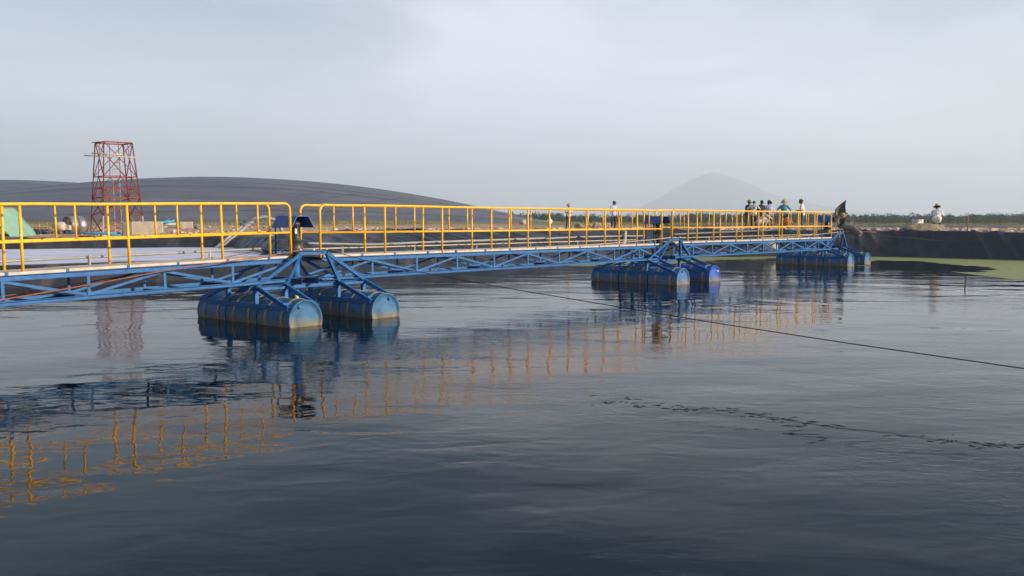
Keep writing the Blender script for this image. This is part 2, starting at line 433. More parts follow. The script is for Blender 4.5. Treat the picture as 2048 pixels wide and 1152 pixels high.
# water
m = M['water'] = bpy.data.materials.new('dark_pond_water'); m.use_nodes = True
n, l = m.node_tree.nodes, m.node_tree.links
p = n['Principled BSDF']
p.inputs['Base Color'].default_value = (0.001, 0.007, 0.012, 1)
p.inputs['Roughness'].default_value = 0.02
p.inputs['IOR'].default_value = 1.19
tc = n.new('ShaderNodeTexCoord')
def wnoise(scale, detail, rough, sx=1.0, sy=1.0, rot=0, dist=0.0):
    mp = n.new('ShaderNodeMapping'); mp.inputs['Scale'].default_value = (sx, sy, 1); mp.inputs['Rotation'].default_value = (0, 0, R(rot))
    l.new(tc.outputs['Object'], mp.inputs[0])
    z = n.new('ShaderNodeTexNoise'); z.inputs['Scale'].default_value = scale; z.inputs['Detail'].default_value = detail
    z.inputs['Roughness'].default_value = rough; z.inputs['Distortion'].default_value = dist
    l.new(mp.outputs[0], z.inputs['Vector'])
    return z.outputs['Fac']
def wmath(op, a, b):
    q = n.new('ShaderNodeMath'); q.operation = op
    for i, s_ in enumerate((a, b)):
        if isinstance(s_, (int, float)): q.inputs[i].default_value = s_
        else: l.new(s_, q.inputs[i])
    return q.outputs[0]
swell = wmath('MULTIPLY', wnoise(0.55, 1.5, 0.4, 0.75, 1.3, 12, 0.3), 0.029)
mid_w = wmath('MULTIPLY', wnoise(2.2, 2, 0.5, 0.7, 1.25, -8, 0.4), 0.0062)
fine = wnoise(9.0, 3, 0.55, 0.8, 1.2, 5, 0.3)
patch = n.new('ShaderNodeMapRange'); patch.inputs['From Min'].default_value = 0.42; patch.inputs['From Max'].default_value = 0.66
patch.inputs['To Min'].default_value = 0.00015; patch.inputs['To Max'].default_value = 0.0042
l.new(wnoise(0.17, 3, 0.5, 0.7, 1.6, 25, 0.5), patch.inputs['Value'])
fine = wmath('MULTIPLY', fine, patch.outputs[0])
hgt = wmath('ADD', wmath('ADD', swell, mid_w), fine)
b = n.new('ShaderNodeBump'); b.inputs['Strength'].default_value = 1.0; b.inputs['Distance'].default_value = 1.0
l.new(hgt, b.inputs['Height']); l.new(b.outputs[0], p.inputs['Normal'])

# ------------------------------------------------------------------ terrain
# far waterline of the pond: X, Y, slope width, crest height
WL = np.array([
    (-60, 4, 0.6, 0.58), (-34, 12.5, 0.6, 0.58), (-22, 20.0, 0.55, 0.575), (-14.24, 25.27, 0.55, 0.57), (-11.1, 27.8, 0.55, 0.57), (-9.2, 29.6, 0.8, 0.62),
    (-8.0, 30.5, 2.6, 1.05), (-6.6, 31.4, 5.0, 1.32), (-3.6, 33.1, 6.0, 1.38), (-0.45, 34.6, 6.0, 1.38), (1.8, 37.8, 5.2, 1.35), (3.5, 41.2, 4.2, 1.33), (6.7, 44.4, 3.2, 1.31),
    (10, 45.6, 2.2, 1.28), (13.1, 46.1, 1.6, 1.27), (18.4, 46.1, 1.2, 1.26), (21.0, 44.4, 1.1, 1.24), (23.5, 41.9, 1.1, 1.22), (29, 37.5, 1.1, 1.22), (42, 27, 1.1, 1.22), (64, 6, 1.2, 1.2)])
for _ in range(2):                                    # round the corners
    q = [WL[0]]
    for a_, b_ in zip(WL[:-1], WL[1:]): q += [a_ * .75 + b_ * .25, a_ * .25 + b_ * .75]
    WL = np.array(q + [WL[-1]])
FOAM_Z = 0.62
FO = np.array([(-46, 8.8), (-34.6, 13.2), (-22.6, 20.8), (-14.75, 26.05), (-11.55, 28.6), (-9.7, 30.3), (-8.7, 31.2), (-8.4, 32.4), (-12.6, 41.2), (-15.4, 41.4), (-21.6, 38.9), (-30, 35), (-46, 28)])

def poly_sd(P, poly, closed):
    """distance to polyline, nearest attributes and inside flag"""
    A = poly[:-1]; B = poly[1:]
    if closed: A = poly; B = np.roll(poly, -1, 0)
    best = np.full(len(P), 1e18); att = np.zeros((len(P), poly.shape[1] - 2)) if poly.shape[1] > 2 else None
    for a, b in zip(A, B):
        d = b[:2] - a[:2]; t = np.clip(((P - a[:2]) @ d) / (d @ d), 0, 1)
        q = a[:2] + t[:, None] * d
        dd = ((P - q) ** 2).sum(1); m_ = dd < best; best[m_] = dd[m_]
        if att is not None: att[m_] = (a[2:] + t[:, None] * (b[2:] - a[2:]))[m_]
    return np.sqrt(best), att
def inside(P, poly):
    x, y = P[:, 0], P[:, 1]; c = np.zeros(len(P), bool)
    for (x1, y1), (x2, y2) in zip(poly[:, :2], np.roll(poly[:, :2], -1, 0)):
        m_ = ((y1 > y) != (y2 > y)); xi = x1 + (y - y1) / (y2 - y1 + 1e-12) * (x2 - x1)
        c ^= m_ & (x < xi)
    return c
POND = np.vstack([WL[:, :2], [(64, -4), (30, 2.0), (-30, 2.0), (-60, -4)]])
def vnoise(x, y, s, seed):
    """cheap smooth value noise"""
    x = x * s + seed * 17.3; y = y * s + seed * 5.7
    xi, yi = np.floor(x).astype(int), np.floor(y).astype(int); fx, fy = x - xi, y - yi
    h = lambda a, b_: np.modf(np.abs(np.sin(a * 127.1 + b_ * 311.7 + seed) * 43758.5453))[0]
    fx = fx * fx * (3 - 2 * fx); fy = fy * fy * (3 - 2 * fy)
    return (h(xi, yi) * (1 - fx) + h(xi + 1, yi) * fx) * (1 - fy) + (h(xi, yi + 1) * (1 - fx) + h(xi + 1, yi + 1) * fx) * fy
def sstep(a, b_, x):
    t = np.clip((x - a) / (b_ - a), 0, 1); return t * t * (3 - 2 * t)
def height(x, y, rough=True):
    x = np.atleast_1d(np.asarray(x, float)).ravel(); y = np.atleast_1d(np.asarray(y, float)).ravel()
    P = np.stack([x, y], 1)
    d, att = poly_sd(P, WL, False)
    ins = inside(P, POND)
    w, zc = att[:, 0], att[:, 1]
    base = 1.27 + 0.0 * x
    base = base + (1.06 - base) * sstep(-6, -12, x + 0.2 * (y - 40)) * sstep(60, 44, y)     # yard by the small pond lies lower
    base = base - 0.16 * sstep(50, 60, y) * sstep(76, 64, y) * sstep(12, 17, x)
    base = base + 0.20 * sstep(60, 92, y) * sstep(20, -5, x)                                # up to the foot of the covers
    base = base + (-1.9 - base) * sstep(92, 230, y + 0.0 * x) * sstep(0, 25, x - 0.02 * y)        # land falls away to the woods
    base = base + (-1.9 - base) * sstep(230, 420, y)
    if rough:
        near = sstep(130, 60, y)
        base = base + near * (0.11 * (vnoise(x, y, 0.35, 3) - 0.5) + 0.10 * (vnoise(x, y, 1.1, 5) - 0.5) + 0.05 * (vnoise(x, y, 2.7, 8) - 0.5))
    t = np.clip(d / w, 0, 1)
    k = sstep(0.0, 3.0, d - w)
    land = np.where(d < w, zc * (t * (1.25 - 0.25 * t)), zc * (1 - k) + base * k)
    z = np.where(ins, np.maximum(-1.5, -0.6 * d), land)
    # near bank, behind the camera
    z = np.where(y < 2.2, np.clip((2.2 - y) * 0.6, -1.5, 0.8), z)
    # small raised pond
    df, _ = poly_sd(P, FO, True); inf = inside(P, FO)
    z = np.where(inf, np.minimum(np.maximum(z, FOAM_Z - 0.03 - 0.5 * df), FOAM_Z - 0.03 - 0.5 * df), np.minimum(z, np.maximum(FOAM_Z - 0.03 + 0.9 * df, 0)) if True else z)
    return z
def hz(x, y): return float(height(x, y)[0])
def ground_hit(px, py, lo=20.0, hi=160.0):
    r = ray(px, py); Ys = np.linspace(lo, hi, 2800)
    zz = CAM_H + r.z / r.y * Ys; hh = height(r.x / r.y * Ys, Ys)
    i = np.argmax(zz < hh)
    return Vector((r.x / r.y * Ys[i], Ys[i], hh[i]))

def spaced(*segs):
    out = []
    for a, b_, st in segs: out += list(np.arange(a, b_, st))
    return np.array(out + [segs[-1][1]])
gx = spaced((-6700, -1200, 500), (-1200, -200, 100), (-200, -48, 8), (-48, -30, 1.0), (-30, 34, 0.30), (34, 66, 1.5), (66, 200, 9), (200, 1200, 100), (1200, 6700, 500))
gy = spaced((-60, 2, 6), (2, 24, 1.0), (24, 62, 0.28), (62, 100, 0.9), (100, 240, 5), (240, 900, 40), (900, 9600, 450))
GX, GY = np.meshgrid(gx, gy)
GZ = height(GX.ravel(), GY.ravel()).reshape(GX.shape)
_P = np.stack([GX.ravel(), GY.ravel()], 1); _d, _a = poly_sd(_P, WL, False)
_u = ((_d < _a[:, 0] + 0.45) & ~inside(_P, POND)).reshape(GX.shape)
_df, _ = poly_sd(_P, FO, True)
_u |= ((_df < 0.75) & ~inside(_P, FO) & (_P[:, 1] > 31)).reshape(GX.shape)
GZ = GZ - 0.16 * _u
tag(inst('ground', gridmesh('ground', GX, GY, GZ, M['earth'])), None, kind='structure')

# water sheet
mbw = MB(); mbw.add([(-70, 1.2, 0), (70, 1.2, 0), (70, 52, 0), (-70, 52, 0)], [(0, 1, 2, 3)])
tag(mbw.build('pond_water', M['water']), None, kind='structure')
mbf = MB(); c0 = FO.mean(0); fo2 = [(x + (c0[0] - x) * -0.012, y + (c0[1] - y) * -0.02, FOAM_Z) for x, y in FO]
mbf.add(fo2, [tuple(range(len(fo2)))])
tag(mbf.build('foamy_pond', M['foam']), None, kind='structure')

# liner: a sheet draped down the bank, with folds running down the slope
def drape(name, curve, across, ds, closed=False, wfun=None, seed=1, lift=0.035, folds=1.0):
    C = curve[:, :2]
    seg = np.sqrt(((C[1:] - C[:-1]) ** 2).sum(1)); L = np.concatenate([[0], np.cumsum(seg)])
    s = np.arange(0, L[-1], ds)
    px = np.interp(s, L, C[:, 0]); py = np.interp(s, L, C[:, 1])
    k = max(3, int(2.2 / ds)); ker = np.ones(k) / k
    tx = np.gradient(px); ty = np.gradient(py)
    pad = lambda a: np.convolve(np.pad(a, (k // 2, k - 1 - k // 2), mode='edge'), ker, 'valid')
    tx, ty = pad(tx), pad(ty); nl = np.hypot(tx, ty)
    nx, ny = -ty / nl, tx / nl
    wv = np.interp(s, L, wfun) if wfun is not None else np.ones(len(s))
    T = np.array(across)[:, None] * wv[None, :] * 1.0
    over = np.where(np.array(across)[:, None] > 1, (np.array(across)[:, None] - 1), 0)
    edge = 0.35 + 0.9 * vnoise(s, s * 0, 0.8, seed) + 0.5 * vnoise(s, s * 0, 2.9, seed + 2)
    T = np.where(np.array(across)[:, None] > 1, wv[None, :] + over * 2.2 * edge[None, :], T)
    X = px[None] + nx[None] * T; Y = py[None] + ny[None] * T
    Z = height(X.ravel(), Y.ravel(), True).reshape(X.shape)
    # folds
    D = np.zeros_like(Z); rg = np.random.default_rng(seed); pos = 0.0
    SS = np.broadcast_to(s[None], Z.shape)
    while pos < L[-1]:
        pos += rg.uniform(0.18, 0.75); sl = rg.normal(-0.5, 0.35); wd = rg.uniform(0.06, 0.20); am = rg.uniform(0.015, 0.085) * folds
        t0 = rg.uniform(0.0, 0.5); t1 = rg.uniform(0.7, 2.0)
        u_ = (SS - pos - sl * T) / wd
        m_ = np.abs(u_) < 3
        tt = T / wv[None]
        D += np.where(m_, am * np.exp(-u_ * u_) * sstep(t0 - .3, t0, tt) * sstep(t1 + .3, t1, tt), 0)
    D += 0.05 * folds * (vnoise(X, Y, 0.9, seed + 4) - 0.5) + 0.03 * folds * (vnoise(X, Y, 2.1, seed + 6) - 0.5)
    if name == 'pond_liner': D *= sstep(-11, -8.5, X) * 0.85 + 0.15
    return inst(name, gridmesh(name, X, Y, Z + lift + D, M['liner']))
acr = [-0.6, -0.25, -0.1, 0.0] + list(np.linspace(0.05, 1.0, 24)) + [1.1, 1.3, 1.6, 2.0]
msk = (WL[:, 0] > -40) & (WL[:, 0] < 45)
tag(drape('pond_liner', WL[msk], acr, 0.09, wfun=np.maximum(WL[msk, 2], 0.6), seed=3), None, kind='structure')
fo_far = np.array([(-8.5, 31.2), (-8.4, 32.4), (-10.5, 36.6), (-12.6, 41.2), (-15.4, 41.4), (-21.6, 38.9), (-30, 35), (-46, 28)])[::-1]
for _ in range(2):
    q = [fo_far[0]]
    for a_, b_ in zip(fo_far[:-1], fo_far[1:]): q += [a_ * .75 + b_ * .25, a_ * .25 + b_ * .75]
    fo_far = np.array(q + [fo_far[-1]])
acr2 = [-0.3] + list(np.linspace(0.0, 1.0, 9)) + [1.15, 1.4, 1.7]
tag(drape('small_pond_liner', fo_far, acr2, 0.10, wfun=np.full(len(fo_far), 0.62), seed=9, lift=0.04), None, kind='structure')

# low lined berm behind the right bank
bx = np.linspace(12.5, 52, 260); tv = np.linspace(-1, 1, 13)
BX, BT = np.meshgrid(bx, tv); BY = 74 - (BX - 12) * 0.16 + BT * 1.6
BZ = height(BX.ravel(), BY.ravel(), False).reshape(BX.shape) - 0.05 + (0.13 + 0.06 * vnoise(BX, BX * 0, 0.5, 4)) * np.cos(BT * PI / 2) ** 0.7 + 0.03 * vnoise(BX, BY, 2.5, 2)
tag(inst('far_berm', gridmesh('far_berm', BX, BY, BZ, M['liner'])), None, kind='structure')

# ------------------------------------------------------------------ inflated covers
def cover(cx, cy, hx, hy, hgt_, zb, label, seams, squeeze=1.0):
    root = empty('gas_cover', (cx, cy, zb))
    u_ = np.linspace(-1, 1, 161); v_ = np.linspace(-1, 1, 81)
    U, V = np.meshgrid(u_, v_)
    def hf(U, V):
        U = np.clip(np.where(U < 0, U / squeeze, U), -1, 1)
        s_ = np.maximum(0, 1 - np.abs(U) ** 2.1) ** 1.12 * np.maximum(0, 1 - np.abs(V) ** 2.2) ** 0.85
        return hgt_ * s_ + 0.05 * (vnoise(U * hx, V * hy, 0.10, 3) - .5) * hgt_ * 0.4 * np.sqrt(s_)
    # puckers near the rim
    Z = hf(U, V)
    rim = sstep(0.25, 0.0, np.minimum(1 - np.abs(U), 1 - np.abs(V)))
    Z = Z + rim * 0.16 * (vnoise(U * hx, V * 3, 0.55, 6) - 0.5) * sstep(0, 0.04, np.minimum(1 - np.abs(U), 1 - np.abs(V)))
    inst('cover_sheet', gridmesh('cover_sheet', U * hx, V * hy, Z, M['cover']), root)
    for i in range(seams):
        vv = -0.94 + 1.5 * (i + 0.35 * math.sin(i * 2.7)) / seams
        uu = np.linspace(-0.96, 0.96, 90)
        vv = vv + 0.05 * np.sin(uu * 2 + i)
        zz = hf(uu, vv) + 0.03
        wd = 0.035
        X_ = np.stack([uu * hx, uu * hx]); Y_ = np.stack([vv * hy - wd, vv * hy + wd]); Z_ = np.stack([zz - 0.01, zz + 0.03])
        inst('weld_seam', gridmesh('weld_seam', X_, Y_, Z_, M['seam']), root)
    for uu0, du in ((0.30, .12), (0.36, 0.14), (0.46, 0.15), (0.62, 0.16), (0.78, 0.1)):      # tension folds at the near right
        t = np.linspace(0, 1, 24); uu = uu0 + du * (1 - t); vv = -0.97 + 0.42 * (1 - t)
        zz = hf(uu, vv) + 0.02 + 0.07 * np.sin(t * PI)
        X_ = np.stack([uu * hx - .22, uu * hx, uu * hx + .22]); Y_ = np.stack([vv * hy] * 3); Z_ = np.stack([zz - 0.08 * np.sin(t * PI), zz, zz - 0.08 * np.sin(t * PI)])
        inst('fold_ridge', gridmesh('fold_ridge', X_, Y_, Z_, M['cover']), root)
    tag(root, label, 'gas cover', 'inflated covers')
cover(-41.0, 124, 45.5, 30, 5.78, 1.42, 'big grey inflated cover bulging behind the red lattice tower', 6, 0.88)
cover(-112, 205, 60, 38, 9.7, 0.4, 'second grey inflated cover showing past the far left shoulder of the big one', 5)

# ------------------------------------------------------------------ floating walkway
AX, AY, ANG, SP = -4.3567, 18.0829, R(49.514), 13.6042
UU = Vector((math.cos(ANG), math.sin(ANG), 0)); VV = Vector((UU.y, -UU.x, 0))
VF, VB, ZD, ZR, ZM, ZB = 0.4252, -0.21, 1.2248, 2.2226, 1.6683, 0.7372
cache = {}
def cached(key, fn):
    if key not in cache: cache[key] = fn()
    return cache[key]

def walkway(label, origin_s, yaw, tilt, z0, posts, end_l, end_r, nodes_x, top_first, x0, x1):
    """local x runs along the walkway, local y = -v"""
    root = empty('floating_walkway', Vector((AX, AY, 0)) + UU * origin_s + Vector((0, 0, z0)), (0, -tilt, ANG + yaw))
    tag(root, label, 'walkway', 'walkway sections')
    yf, yb = -VF, -VB
    ych = {'f': yf, 'b': yb}
    top_z = ZD - 0.045
    for k in 'fb':
        y = ych[k]; fl = 1 if k == 'f' else -1
        MB().channel((x0, y, top_z - 0.045), (x1, y, top_z - 0.045), 0.055, 0.085, 0.008, flip=fl).build('top_chord', M['blue'], root)
        MB().channel((x0, y, ZB + 0.02), (x1, y, ZB + 0.02), 0.06, 0.065, 0.008, flip=fl).build('bottom_chord', M['blue'], root)
        vm = cached('strut', lambda: MB().angle((0, 0, ZB + 0.05), (0, 0, top_z - 0.085), 0.048, 0.007, up=(0, 1, 0)).mesh('upright', M['blue']))
        up_ = top_first
        for i, x in enumerate(nodes_x):
            if x0 + 0.02 < x < x1 - 0.02:
                inst('upright', vm, root, (x, y, 0))
            if i + 1 < len(nodes_x):
                xa, xb = nodes_x[i], nodes_x[i + 1]
                za, zb_ = (top_z - 0.10, ZB + 0.065) if up_ else (ZB + 0.065, top_z - 0.10)
                d = 0.012 * (1 if k == 'f' else -1)
                dm = cached(('diag', round(xb - xa, 3), up_), lambda: MB().angle((0.03, 0, za), (xb - xa - 0.03, 0, zb_), 0.042, 0.006, up=(0, 1, 0)).mesh('diagonal_brace', M['blue']))
                inst('diagonal_brace', dm, root, (xa, y + d, 0))
            up_ = not up_
    cm = cached('cross', lambda: MB().bar((0, -VF + 0.032, ZB + 0.01), (0, -VB - 0.032, ZB + 0.01), 0.045, 0.03).mesh('cross_member', M['blue']))
    for x in nodes_x:
        if x0 + 0.02 < x < x1 - 0.02: inst('cross_member', cm, root, (x, 0, 0))
    # gusset plates on the floor of the truss at the low nodes
    up_ = top_first
    for x in nodes_x:
        if not up_ and x0 + .3 < x < x1 - .3:
            inst('gusset_plate', cached('gus', lambda: MB().box((0, -(VF + VB) / 2, ZB + 0.062), (0.42, VF - VB - 0.03, 0.008)).mesh('gusset_plate', M['blue'])), root, (x, 0, 0))
        up_ = not up_
    # deck boards
    x = x0 + 0.01; i = 0
    ln = 1.9
    while x < x1 - 0.05:
        xe = min(x + ln, x1 - 0.01); le = xe - x - 0.014
        bm_ = cached(('board', round(le, 2)), lambda: MB().box((le / 2, -(VF + VB) / 2, 0), (le, VF - VB + 0.05, 0.042)).mesh('deck_board', M['deck']))
        inst('deck_board', bm_, root, (x, random.uniform(-0.006, 0.006), ZD - 0.021 + random.uniform(-0.004, 0.004)), (0, 0, random.uniform(-0.004, 0.004)))
        for yy in (yf - 0.03, yb + 0.03):
            for dx in (0.0, 1.0):
                if x + dx < x1 - .1:
                    inst('deck_clip', cached('clip', lambda: MB().box((0, 0, 0), (0.045, 0.018, 0.06)).mesh('deck_clip', M['blue'])), root, (x + dx - 0.007, yy, ZD - 0.022))
        x = xe; i += 1
    # handrails
    pm = cached('post', lambda: MB().tube([(0, 0, ZD - 0.05), (0, 0, ZR - 0.015)], 0.0225, 10).mesh('post', M['yellow']))
    hm = cached('half', lambda: MB().tube([(0, 0, ZM), (0, 0, ZR - 0.01)], 0.0165, 8).mesh('baluster', M['yellow']))
    for k in 'fb':
        y = ych[k] + (0.0)
        rail = empty('handrail'); rail.parent = root
        path = []; rc_ = 0.13
        a, b_ = posts[0], posts[-1]
        def arc(cx, t0, t1):
            return [(cx + rc_ * math.cos(t0 + (t1 - t0) * i_ / 7), y, ZR - rc_ + rc_ * math.sin(t0 + (t1 - t0) * i_ / 7)) for i_ in range(8)]
        if end_l: path += [(a, y, ZD - 0.05)] + arc(a + rc_, PI, PI / 2)
        else: path += [(a, y, ZR)]
        npt = 10
        path += [(a + 0.4 + (b_ - a - 0.8) * i_ / npt, y, ZR + random.uniform(-0.006, 0.006)) for i_ in range(npt + 1)]
        if end_r == 'round': path += arc(b_ - rc_, PI / 2, 0) + [(b_, y, ZD - 0.05)]
        else: path += [(b_ + 0.02, y, ZR)]
        MB().tube(path, 0.0245, 12).build('top_rail', M['yellow'], rail)
        MB().tube([(a, y, ZM), ((a + b_) / 2, y, ZM - 0.004), (b_, y, ZM)], 0.0185, 10).build('middle_rail', M['yellow'], rail)
        for i_, x in enumerate(posts):
            if (i_ == 0 and end_l) or (i_ == len(posts) - 1 and end_r == 'round'): pass
            else: inst('post', pm, rail, (x, y, 0), (random.uniform(-.010, .010), random.uniform(-.012, .012), random.uniform(0, 6)))
            if i_ + 1 < len(posts) and posts[i_ + 1] - x > 0.8:
                inst('baluster', hm, rail, ((x + posts[i_ + 1]) / 2 + random.uniform(-.02, .02), y, 0), (0, random.uniform(-.012, .012), 0))
    return root

walkway('nearest walkway section, its yellow handrail running off the left edge', 0, math.atan(0.05), 0.0138, 0.0391,
        [-12.2, -10.5, -8.79, -7.07, -5.35, -3.65, -1.88, -0.36], False, 'round',
        [-12.16, -10.86, -9.56, -8.26, -6.96, -5.66, -4.37, -3.05, -1.70, -0.42], False, -12.3, -0.42)
walkway('middle walkway section with yellow handrails between the nearest and the second aerator', 0, 0, -0.0037, -0.0076 + 0.0037 * 6.8,
        [0.35, 2.06, 3.77, 5.45, 6.83, 8.53, 10.20, 11.87, 13.24], True, 'round',
        [0.42, 1.68, 2.96, 4.24, 5.52, 6.81, 8.10, 9.38, 10.67, 11.96, 13.20], False, 0.40, 13.24)
walkway('farthest walkway section with yellow handrails, ending at the far aerator', SP, -math.atan(0.0484), -0.0026, -0.0261 + 0.0026 * 6.8,
        [x - SP for x in (13.87, 14.77, 16.32, 17.84, 19.35, 20.87, 22.37, 23.85, 25.37)], True, 'square',
        [x - SP for x in (13.95, 15.08, 16.25, 17.41, 18.57, 19.70, 20.85, 21.95, 23.05, 24.18, 25.30)], False, 0.32, 25.40 - SP)

# ------------------------------------------------------------------ floating aerators
def aerator(s, label, drum_key, far):
    root = empty('floating_aerator', Vector((AX, AY, 0)) + UU * s, (0, 0, ANG))
    tag(root, label, 'aerator', 'floating aerators')
    dr, zc, FSP, DL = 0.375, 0.12, 0.97, 1.0
    OX, OY = 0.19, 0.09        # the floats sit a little off the motor's axis
    # local: x along the walkway, y = -v  (v positive towards the camera's right)
    def drum_mesh(key):
        prof = [(0.0, -DL / 2 + 0.02), (dr * 0.52, -DL / 2 + 0.02), (dr * 0.55, -DL / 2 + 0.035), (dr * 0.90, -DL / 2 + 0.035), (dr * 0.93, -DL / 2), (dr * 0.985, -DL / 2), (dr, -DL / 2 + 0.02), (dr, -DL / 2 + 0.05), (dr * 0.985, -DL / 2 + 0.06)]
        for q in (-0.2, 0.2):
            prof += [(dr * 0.99, q - 0.03), (dr * 1.012, q), (dr * 0.99, q + 0.03)]
        prof += [(r_, -h_) for r_, h_ in prof[8::-1]]
        return MB().lathe(prof, ax=(0, 1, 0), n=40).mesh('drum', M[key])
    sm = cached('strapm', lambda: MB().lathe([(dr + 0.004, -0.03), (dr + 0.012, -0.03), (dr + 0.012, 0.03), (dr + 0.004, 0.03), (dr + 0.004, -0.03)], ax=(0, 1, 0), n=40, smooth=False).mesh('strap', M['strap']))
    for sd in (-1, 1):
        fl = empty('float'); fl.parent = root
        key = drum_key[0 if sd < 0 else 1]
        for i in (-1, 0, 1):
            d = inst('drum', cached(('drum', key), lambda: drum_mesh(key)), fl, (sd * FSP + OX, i * (DL + 0.04) + OY, zc), (0, random.uniform(0, 6), 0))
            for q in (-0.26, 0.24):
                inst('strap', sm, d, (0, q, 0))
            if i == -1:     # bung caps on the end that faces the camera
                for a_ in (0.9, 3.9):
                    MB().lathe([(0, -0.03), (0.03, -0.03), (0.036, -0.01), (0.036, 0.03)], o=(0.27 * math.cos(a_), -DL / 2 + 0.03, 0.27 * math.sin(a_)), ax=(0, 1, 0), n=14).build('bung', M['whitepaint'] if key == 'drum_b' else M[key], d)
    # four bowed frames, one along each side of the floats
    for sx in (-1.30, -0.64, 0.64, 1.30):
        fr = empty('float_frame', (sx + OX, OY, 0)); fr.parent = root
        E_, Cn, zl, zt = 1.47, 0.50, 0.335, 0.70
        fl = 1 if sx in (-1.30, 0.64) else -1
        parts = [('lower_beam', lambda: MB().channel((0, -E_, zl), (0, E_, zl), 0.045, 0.085, 0.008, flip=fl)),
                 ('upper_beam', lambda: MB().channel((0, -Cn, zt - 0.02), (0, Cn, zt - 0.02), 0.045, 0.075, 0.008, flip=fl))]
        for nm, fn in parts: inst(nm, cached((nm, fl), lambda: fn().mesh(nm, M['blue'])), fr)
        for q in (-1, 1):
            inst('sloping_beam', cached(('slope', q, fl), lambda: MB().channel((0, q * Cn, zt - 0.02), (0, q * E_, zl + 0.01), 0.05, 0.078, 0.008, flip=fl).mesh('sloping_beam', M['blue'])), fr)
            inst('upright', cached(('upr', q), lambda: MB().angle((0, q * (Cn - 0.04), zl), (0, q * (Cn - 0.04), zt - 0.05), 0.075, 0.009, up=(1, 0, 0)).mesh('upright', M['blue'])), fr)
    for x in (-0.99, 0.99):     # plates tying the frames of one float together
        for y in (-1.33, -0.50, 0.50, 1.33):
            z_ = 0.42 if abs(y) > 1 else zc + dr + 0.20
            inst('tie_bar', cached('tie', lambda: MB().bar((-0.34, 0, 0), (0.34, 0, 0), 0.06, 0.05).mesh('tie_bar', M['blue'])), root, (x + OX, y + OY, z_ if abs(y) > 1 else 0.65))
    for y in (-0.44, 0.44):     # long cross beams under the walkway
        inst('cross_beam', cached('cb', lambda: MB().channel((-1.42, 0, 0.66), (1.42, 0, 0.66), 0.06, 0.085, 0.008).mesh('cross_beam', M['blue'])), root, (OX, y + OY, 0))
    for x in (-0.2, 0.2):
        inst('motor_beam', cached('mbm', lambda: MB().channel((0, -0.60, 0.755), (0, 0.60, 0.755), 0.06, 0.10, 0.009).mesh('motor_beam', M['blue_dk'])), root, (x, 0, 0))
    MB().box((0, -0.11, 0.815), (0.56, 0.42, 0.016)).build('motor_plate', M['blue_dk'], root)
    # braced towers either side of the walkway
    for yv, ap in ((-1, -0.68), (1, 0.47)):
        tw = empty('braced_tower'); tw.parent = root
        za = 1.315 if yv < 0 else 1.30
        MB().channel((-0.33, ap, za), (0.33, ap, za), 0.07, 0.075, 0.009).build('head_beam', M['blue'], tw)
        for sx, bxs in ((-1, (-1.30, -0.64)), (1, (1.30, 0.64))):
            for bx_ in bxs:
                MB().angle((sx * 0.31, ap, za - 0.02), (bx_ + OX, yv * 0.49 + OY, 0.705), 0.065, 0.008, up=(0, 1, 0), flip=-sx * yv).build('leg', M['blue'], tw)
        if yv < 0:
            for bx_ in (-0.31, 0.0, 0.31):
                MB().tube([(bx_, ap, za + 0.03), (bx_, ap, za + 0.075)], 0.022, 8).build('bolt', M['whitepaint'], tw)
    # motor
    mo = empty('motor', (0, -0.11, 0)); mo.parent = root
    MB().lathe([(0, 1.56), (0.098, 1.56), (0.098, 1.60), (0.086, 1.615), (0.086, 1.84), (0.094, 1.845), (0.094, 1.875), (0.07, 1.905), (0, 1.91)], n=28).build('motor_body', M['motor'], mo)
    for k in range(14):
        a_ = 2 * PI * k / 14
        inst('cooling_fin', cached('fin', lambda: MB().box((0.091, 0, 1.725), (0.018, 0.008, 0.21)).mesh('cooling_fin', M['motor'])), mo, (0, 0, 0), (0, 0, a_))
    MB().box((-0.055, -0.088, 1.72), (0.05, 0.012, 0.10)).build('label_plate', M['plate'], mo)
    MB().lathe([(0, 1.30), (0.15, 1.30), (0.15, 1.33), (0.135, 1.335), (0.135, 1.53), (0.15, 1.535), (0.15, 1.56), (0, 1.56)], n=28).build('gearbox', M['motor'], mo)
    MB().tube([(-0.155, -0.03, 1.40), (-0.155, -0.03, 1.45)], 0.014, 8).build('grease_nipple', M['redtarp'], mo)
    MB().lathe([(0, 0.82), (0.10, 0.82), (0.10, 0.84), (0.072, 0.845), (0.072, 1.28), (0.10, 1.285), (0.10, 1.30), (0, 1.30)], n=24).build('shaft_housing', M['blue'], mo)
    MB().lathe([(0, -0.6), (0.042, -0.6), (0.042, 0.81), (0, 0.81)], n=18).build('shaft_sleeve', M['sleeve'], mo)
    # sheet-metal rain hood, open towards the camera
    ho = empty('rain_hood'); ho.parent = root
    t_ = 0.012
    out = [(-0.27, 1.80), (-0.14, 2.02), (0.14, 2.02), (0.27, 1.80)]
    inn = [(-0.27 + t_ * 1.4, 1.80), (-0.14 + t_ * 0.6, 2.02 - t_), (0.14 - t_ * 0.6, 2.02 - t_), (0.27 - t_ * 1.4, 1.80)]
    prof = out + inn[::-1]
    y0, y1 = -0.36, 0.30
    vs = [(a_, y0, z_) for a_, z_ in prof] + [(a_, y1, z_) for a_, z_ in prof]
    n_ = len(prof)
    quads = [(0, 1, 6, 7), (1, 2, 5, 6), (2, 3, 4, 5)]
    MB().add(vs, [(i, (i + 1) % n_, n_ + (i + 1) % n_, n_ + i) for i in range(n_)] + quads + [tuple(n_ + i for i in q[::-1]) for q in quads]).build('hood_shell', M['hood'], ho)
